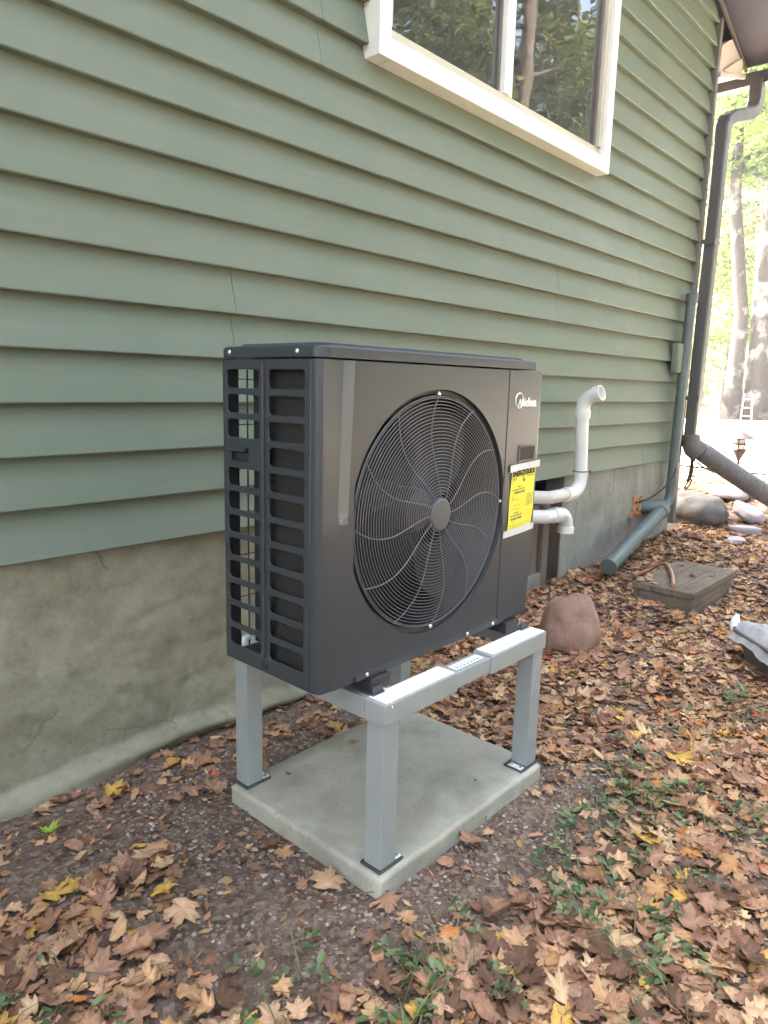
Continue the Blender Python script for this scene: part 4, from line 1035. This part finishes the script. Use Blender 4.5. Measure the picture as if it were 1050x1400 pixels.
def cdens(x, y):
    if y > parge_y(x, -.05) - .02: return 0
    dx = max(PX0 - x, 0, x - PX1); dy = max(PY0 - y, 0, y - PY1)
    return 0 if math.hypot(dx, dy) < .01 else .3 + .7 * density(x, y)
def chips(name, n, region, label):
    rg = np.random.default_rng(n); X = rg.uniform(region[0], region[1], n); Yc = rg.uniform(region[2], region[3], n); VV, TT = [], []
    for x, y in zip(X, Yc):
        if rg.random() > cdens(x, y): continue
        s = rg.uniform(.006, .022); a = rg.uniform(0, 6.28); e = rg.uniform(.12, .7); u = np.array([math.cos(a), math.sin(a), rg.normal(0, .25)]) * s; v = np.array([-math.sin(a), math.cos(a), rg.normal(0, .25)]) * s * e
        c = np.array([x, y, gh(x, y) + .004 + .008 * rg.random()]); VV += [c - u, c + v, c + u * .9, c - v]; TT += [leaf_color(rg) * rg.uniform(.5, 1)] * 4
    me = np_mesh(name, np.array(VV), np.arange(len(VV)), 4, M['litter'], np.array(TT)); return meta(link(name, me, None), label, 'leaf bits', kind='stuff')
chips('leaf_crumbs', 16000, (-.9, 5.0, -2.2, .0), 'small torn leaf bits and bark crumbs between the fallen leaves')
b = MB(); rt = random.Random(8)
for k in range(70):
    x, y = rt.uniform(-.9, 3.2), rt.uniform(-2.1, -.1)
    if density(x, y) < .05: continue
    a = rt.uniform(0, 6.28); L = rt.uniform(.04, .16); z = gh(x, y) + .014; m = Vector((x + math.cos(a) * L * .5 + rt.uniform(-.01, .01), y + math.sin(a) * L * .5 + rt.uniform(-.01, .01), z + .006)); e = Vector((x + math.cos(a) * L, y + math.sin(a) * L, gh(x + math.cos(a) * L, y + math.sin(a) * L) + .012))
    b.tube([(x, y, z), m, e], [.0022, .0018, .001], 5)
meta(b.obj('twigs', M['wood_grey'], None, 60), 'thin dry twigs and leaf stalks among the fallen leaves', 'twigs', kind='stuff')
# a few leaves that lie on the pad and on the cover
for x, y, z, s_, k in ((.60, -.66, PT + .006, .030, 10), (.70, -.47, .02, .045, 9), (.42, -.95, PT + .004, .012, 5), (.62, -.80, PT + .004, .010, 4), (.30, -.66, PT + .004, .016, 12), (.70, -1.12, PT + .004, .009, 14), (.85, -.85, PT + .004, .011, 3), (3.55, -.81, .158, .045, 4), (3.25, -.90, .158, .04, 3), (3.24, -.66, .160, .055, 8), (3.8, -.65, .158, .045, 1), (3.65, -.90, .156, .035, 12), (3.19, -.70, .160, .055, 2), (3.33, -.61, .160, .05, 9), (3.16, -.63, .165, .05, 0), (3.2, -.61, .17, .05, 13)):
    V, F, SH = VAR[k]; me = np_mesh('fallen_leaf', V, F, 3, M['litter'], np.tile(PAL[k], (len(V), 1)) * SH); o = bpy.data.objects.new('fallen_leaf', me); COL.objects.link(o); o.parent = ground
    o.matrix_world = Matrix.Translation((x, y, z)) @ Matrix.Rotation(k * 1.7, 4, 'Z') @ Matrix.Scale(s_, 4)

# ------------------------------------------------------------------ haze volume, added to imitate lens veil and flare
b = MB(); b.box(-60, 70, -45, 45, -3, 26); hz = b.obj('haze', None, None, 0)
hm = bpy.data.materials.new('lens_veil_haze'); hm.use_nodes = True; ht = hm.node_tree; ht.nodes.clear()
ho = ht.nodes.new('ShaderNodeOutputMaterial'); hv = ht.nodes.new('ShaderNodeVolumePrincipled'); hv.inputs['Density'].default_value = VEIL_HAZE; hv.inputs['Color'].default_value = (.92, .93, .95, 1)
ht.links.new(hv.outputs[0], ho.inputs['Volume']); hz.data.materials.append(hm)
meta(hz, 'thin pale haze added to imitate lens veil', 'haze', kind='stuff')

# ------------------------------------------------------------------ low green vines and grass
def vines():
    rg = np.random.default_rng(9); VV, FF, TT = [], [], []; off = 0
    G = np.array([(.06, .105, .04), (.085, .14, .05), (.12, .18, .07), (.17, .22, .10), (.05, .085, .035)])
    spots = []
    def patch(cx, cy, rx, ry, n, rot=0):
        for _ in range(n):
            a, q = rg.uniform(0, 6.28), rg.random() ** .6; u, v = rx * q * math.cos(a), ry * q * math.sin(a)
            spots.append((cx + u * math.cos(rot) - v * math.sin(rot), cy + u * math.sin(rot) + v * math.cos(rot)))
    patch(.85, -1.60, .40, .20, 26, -.35); patch(.55, -1.66, .24, .14, 9); patch(1.13, -1.46, .16, .09, 16); patch(.15, -1.52, .12, .10, 6); patch(-.03, -1.50, .10, .06, 9); patch(2.0, -1.56, .16, .07, 9); patch(.42, -1.84, .14, .06, 9); patch(-.20, -1.27, .12, .05, 5); patch(-.62, -.95, .2, .08, 5); patch(1.55, -1.45, .25, .12, 8); patch(1.6, -1.9, .3, .15, 5)
    for x, y in spots:
        if PX0 - .05 < x < PX1 + .05 and PY0 - .06 < y < PY1 + .05: continue
        a = rg.uniform(0, 6.28); L = rg.uniform(.05, .17); n = int(L / .018); h = rg.uniform(.004, .03)
        for i in range(n):
            t = (i + 1) / n; p = np.array([x + math.cos(a) * L * t, y + math.sin(a) * L * t, gh(x, y) + .012 + h * math.sin(t * 2.4)])
            for sd_ in (-1, 1):
                if rg.random() < .3: continue
                la = a + sd_ * rg.uniform(.6, 1.3); ls = rg.uniform(.007, .021); d = np.array([math.cos(la), math.sin(la), rg.uniform(-.1, .5)]); d /= np.linalg.norm(d); w_ = np.cross(d, [0, 0, 1]); w_ /= np.linalg.norm(w_); up = np.cross(w_, d)
                q = [p, p + d * ls * .55 + w_ * ls * .42 + up * .1 * ls, p + d * ls * 1.25 + w_ * ls * .36 + up * .1 * ls, p + d * ls * 1.95, p + d * ls * 1.25 - w_ * ls * .36 + up * .1 * ls, p + d * ls * .55 - w_ * ls * .42 + up * .1 * ls]
                VV += q; FF += [off, off + 1, off + 2, off + 3, off, off + 3, off + 4, off + 5]; off += 6; TT += [G[rg.integers(0, len(G))] * rg.uniform(.8, 1.3)] * 6
        if rg.random() < .9:
            for _ in range(3):
                ga = rg.uniform(0, 6.28); gl_ = rg.uniform(.05, .16); bx, by = x + rg.normal(0, .03), y + rg.normal(0, .03); bz_ = gh(bx, by); dx, dy = math.cos(ga), math.sin(ga); w0 = .0016
                q = [(bx - dy * w0, by + dx * w0, bz_), (bx + dy * w0, by - dx * w0, bz_), (bx + dx * gl_ * .5 + dy * w0, by + dy * gl_ * .5 - dx * w0, bz_ + gl_ * .38), (bx + dx * gl_ * .5 - dy * w0, by + dy * gl_ * .5 + dx * w0, bz_ + gl_ * .38)]
                q2 = [q[3], q[2], (bx + dx * gl_, by + dy * gl_, bz_ + gl_ * .34), (bx + dx * gl_, by + dy * gl_, bz_ + gl_ * .342)]
                VV += [np.array(v) for v in q + q2]; FF += list(range(off, off + 8)); off += 8; TT += [np.array((.17, .19, .08)) * rg.uniform(.6, 1.3)] * 8
    me = np_mesh('ground_vine', np.array(VV), np.array(FF), 4, M['vine'], np.array(TT)); return meta(link('ground_vine', me, None), 'low green creeping vine and grass blades among the fallen leaves', 'ground cover', kind='stuff')
vines()
# bright sprout by the wall
b = MB(); x, y = -.30, -.255; z = gh(x, y)
V_, F_, off = [], [], 0
for k in range(11):
    a = k * 2.4; ln = .022 + .014 * (k % 3) / 2; d = Vector((math.cos(a), math.sin(a), .75)).normalized(); w_ = d.cross(Vector((0, 0, 1))).normalized(); p = Vector((x, y, z + .02))
    V_ += [p, p + d * ln * .6 + w_ * ln * .28, p + d * ln * 1.3, p + d * ln * .6 - w_ * ln * .28]; F_ += list(range(off, off + 4)); off += 4
me = np_mesh('sprout', [tuple(v) for v in V_], np.array(F_), 4, M['vine'], np.tile((.30, .42, .05), (len(V_), 1)))
meta(link('sprout', me, None), 'tiny bright green sprout in leaves at foot of left foundation', 'plant')
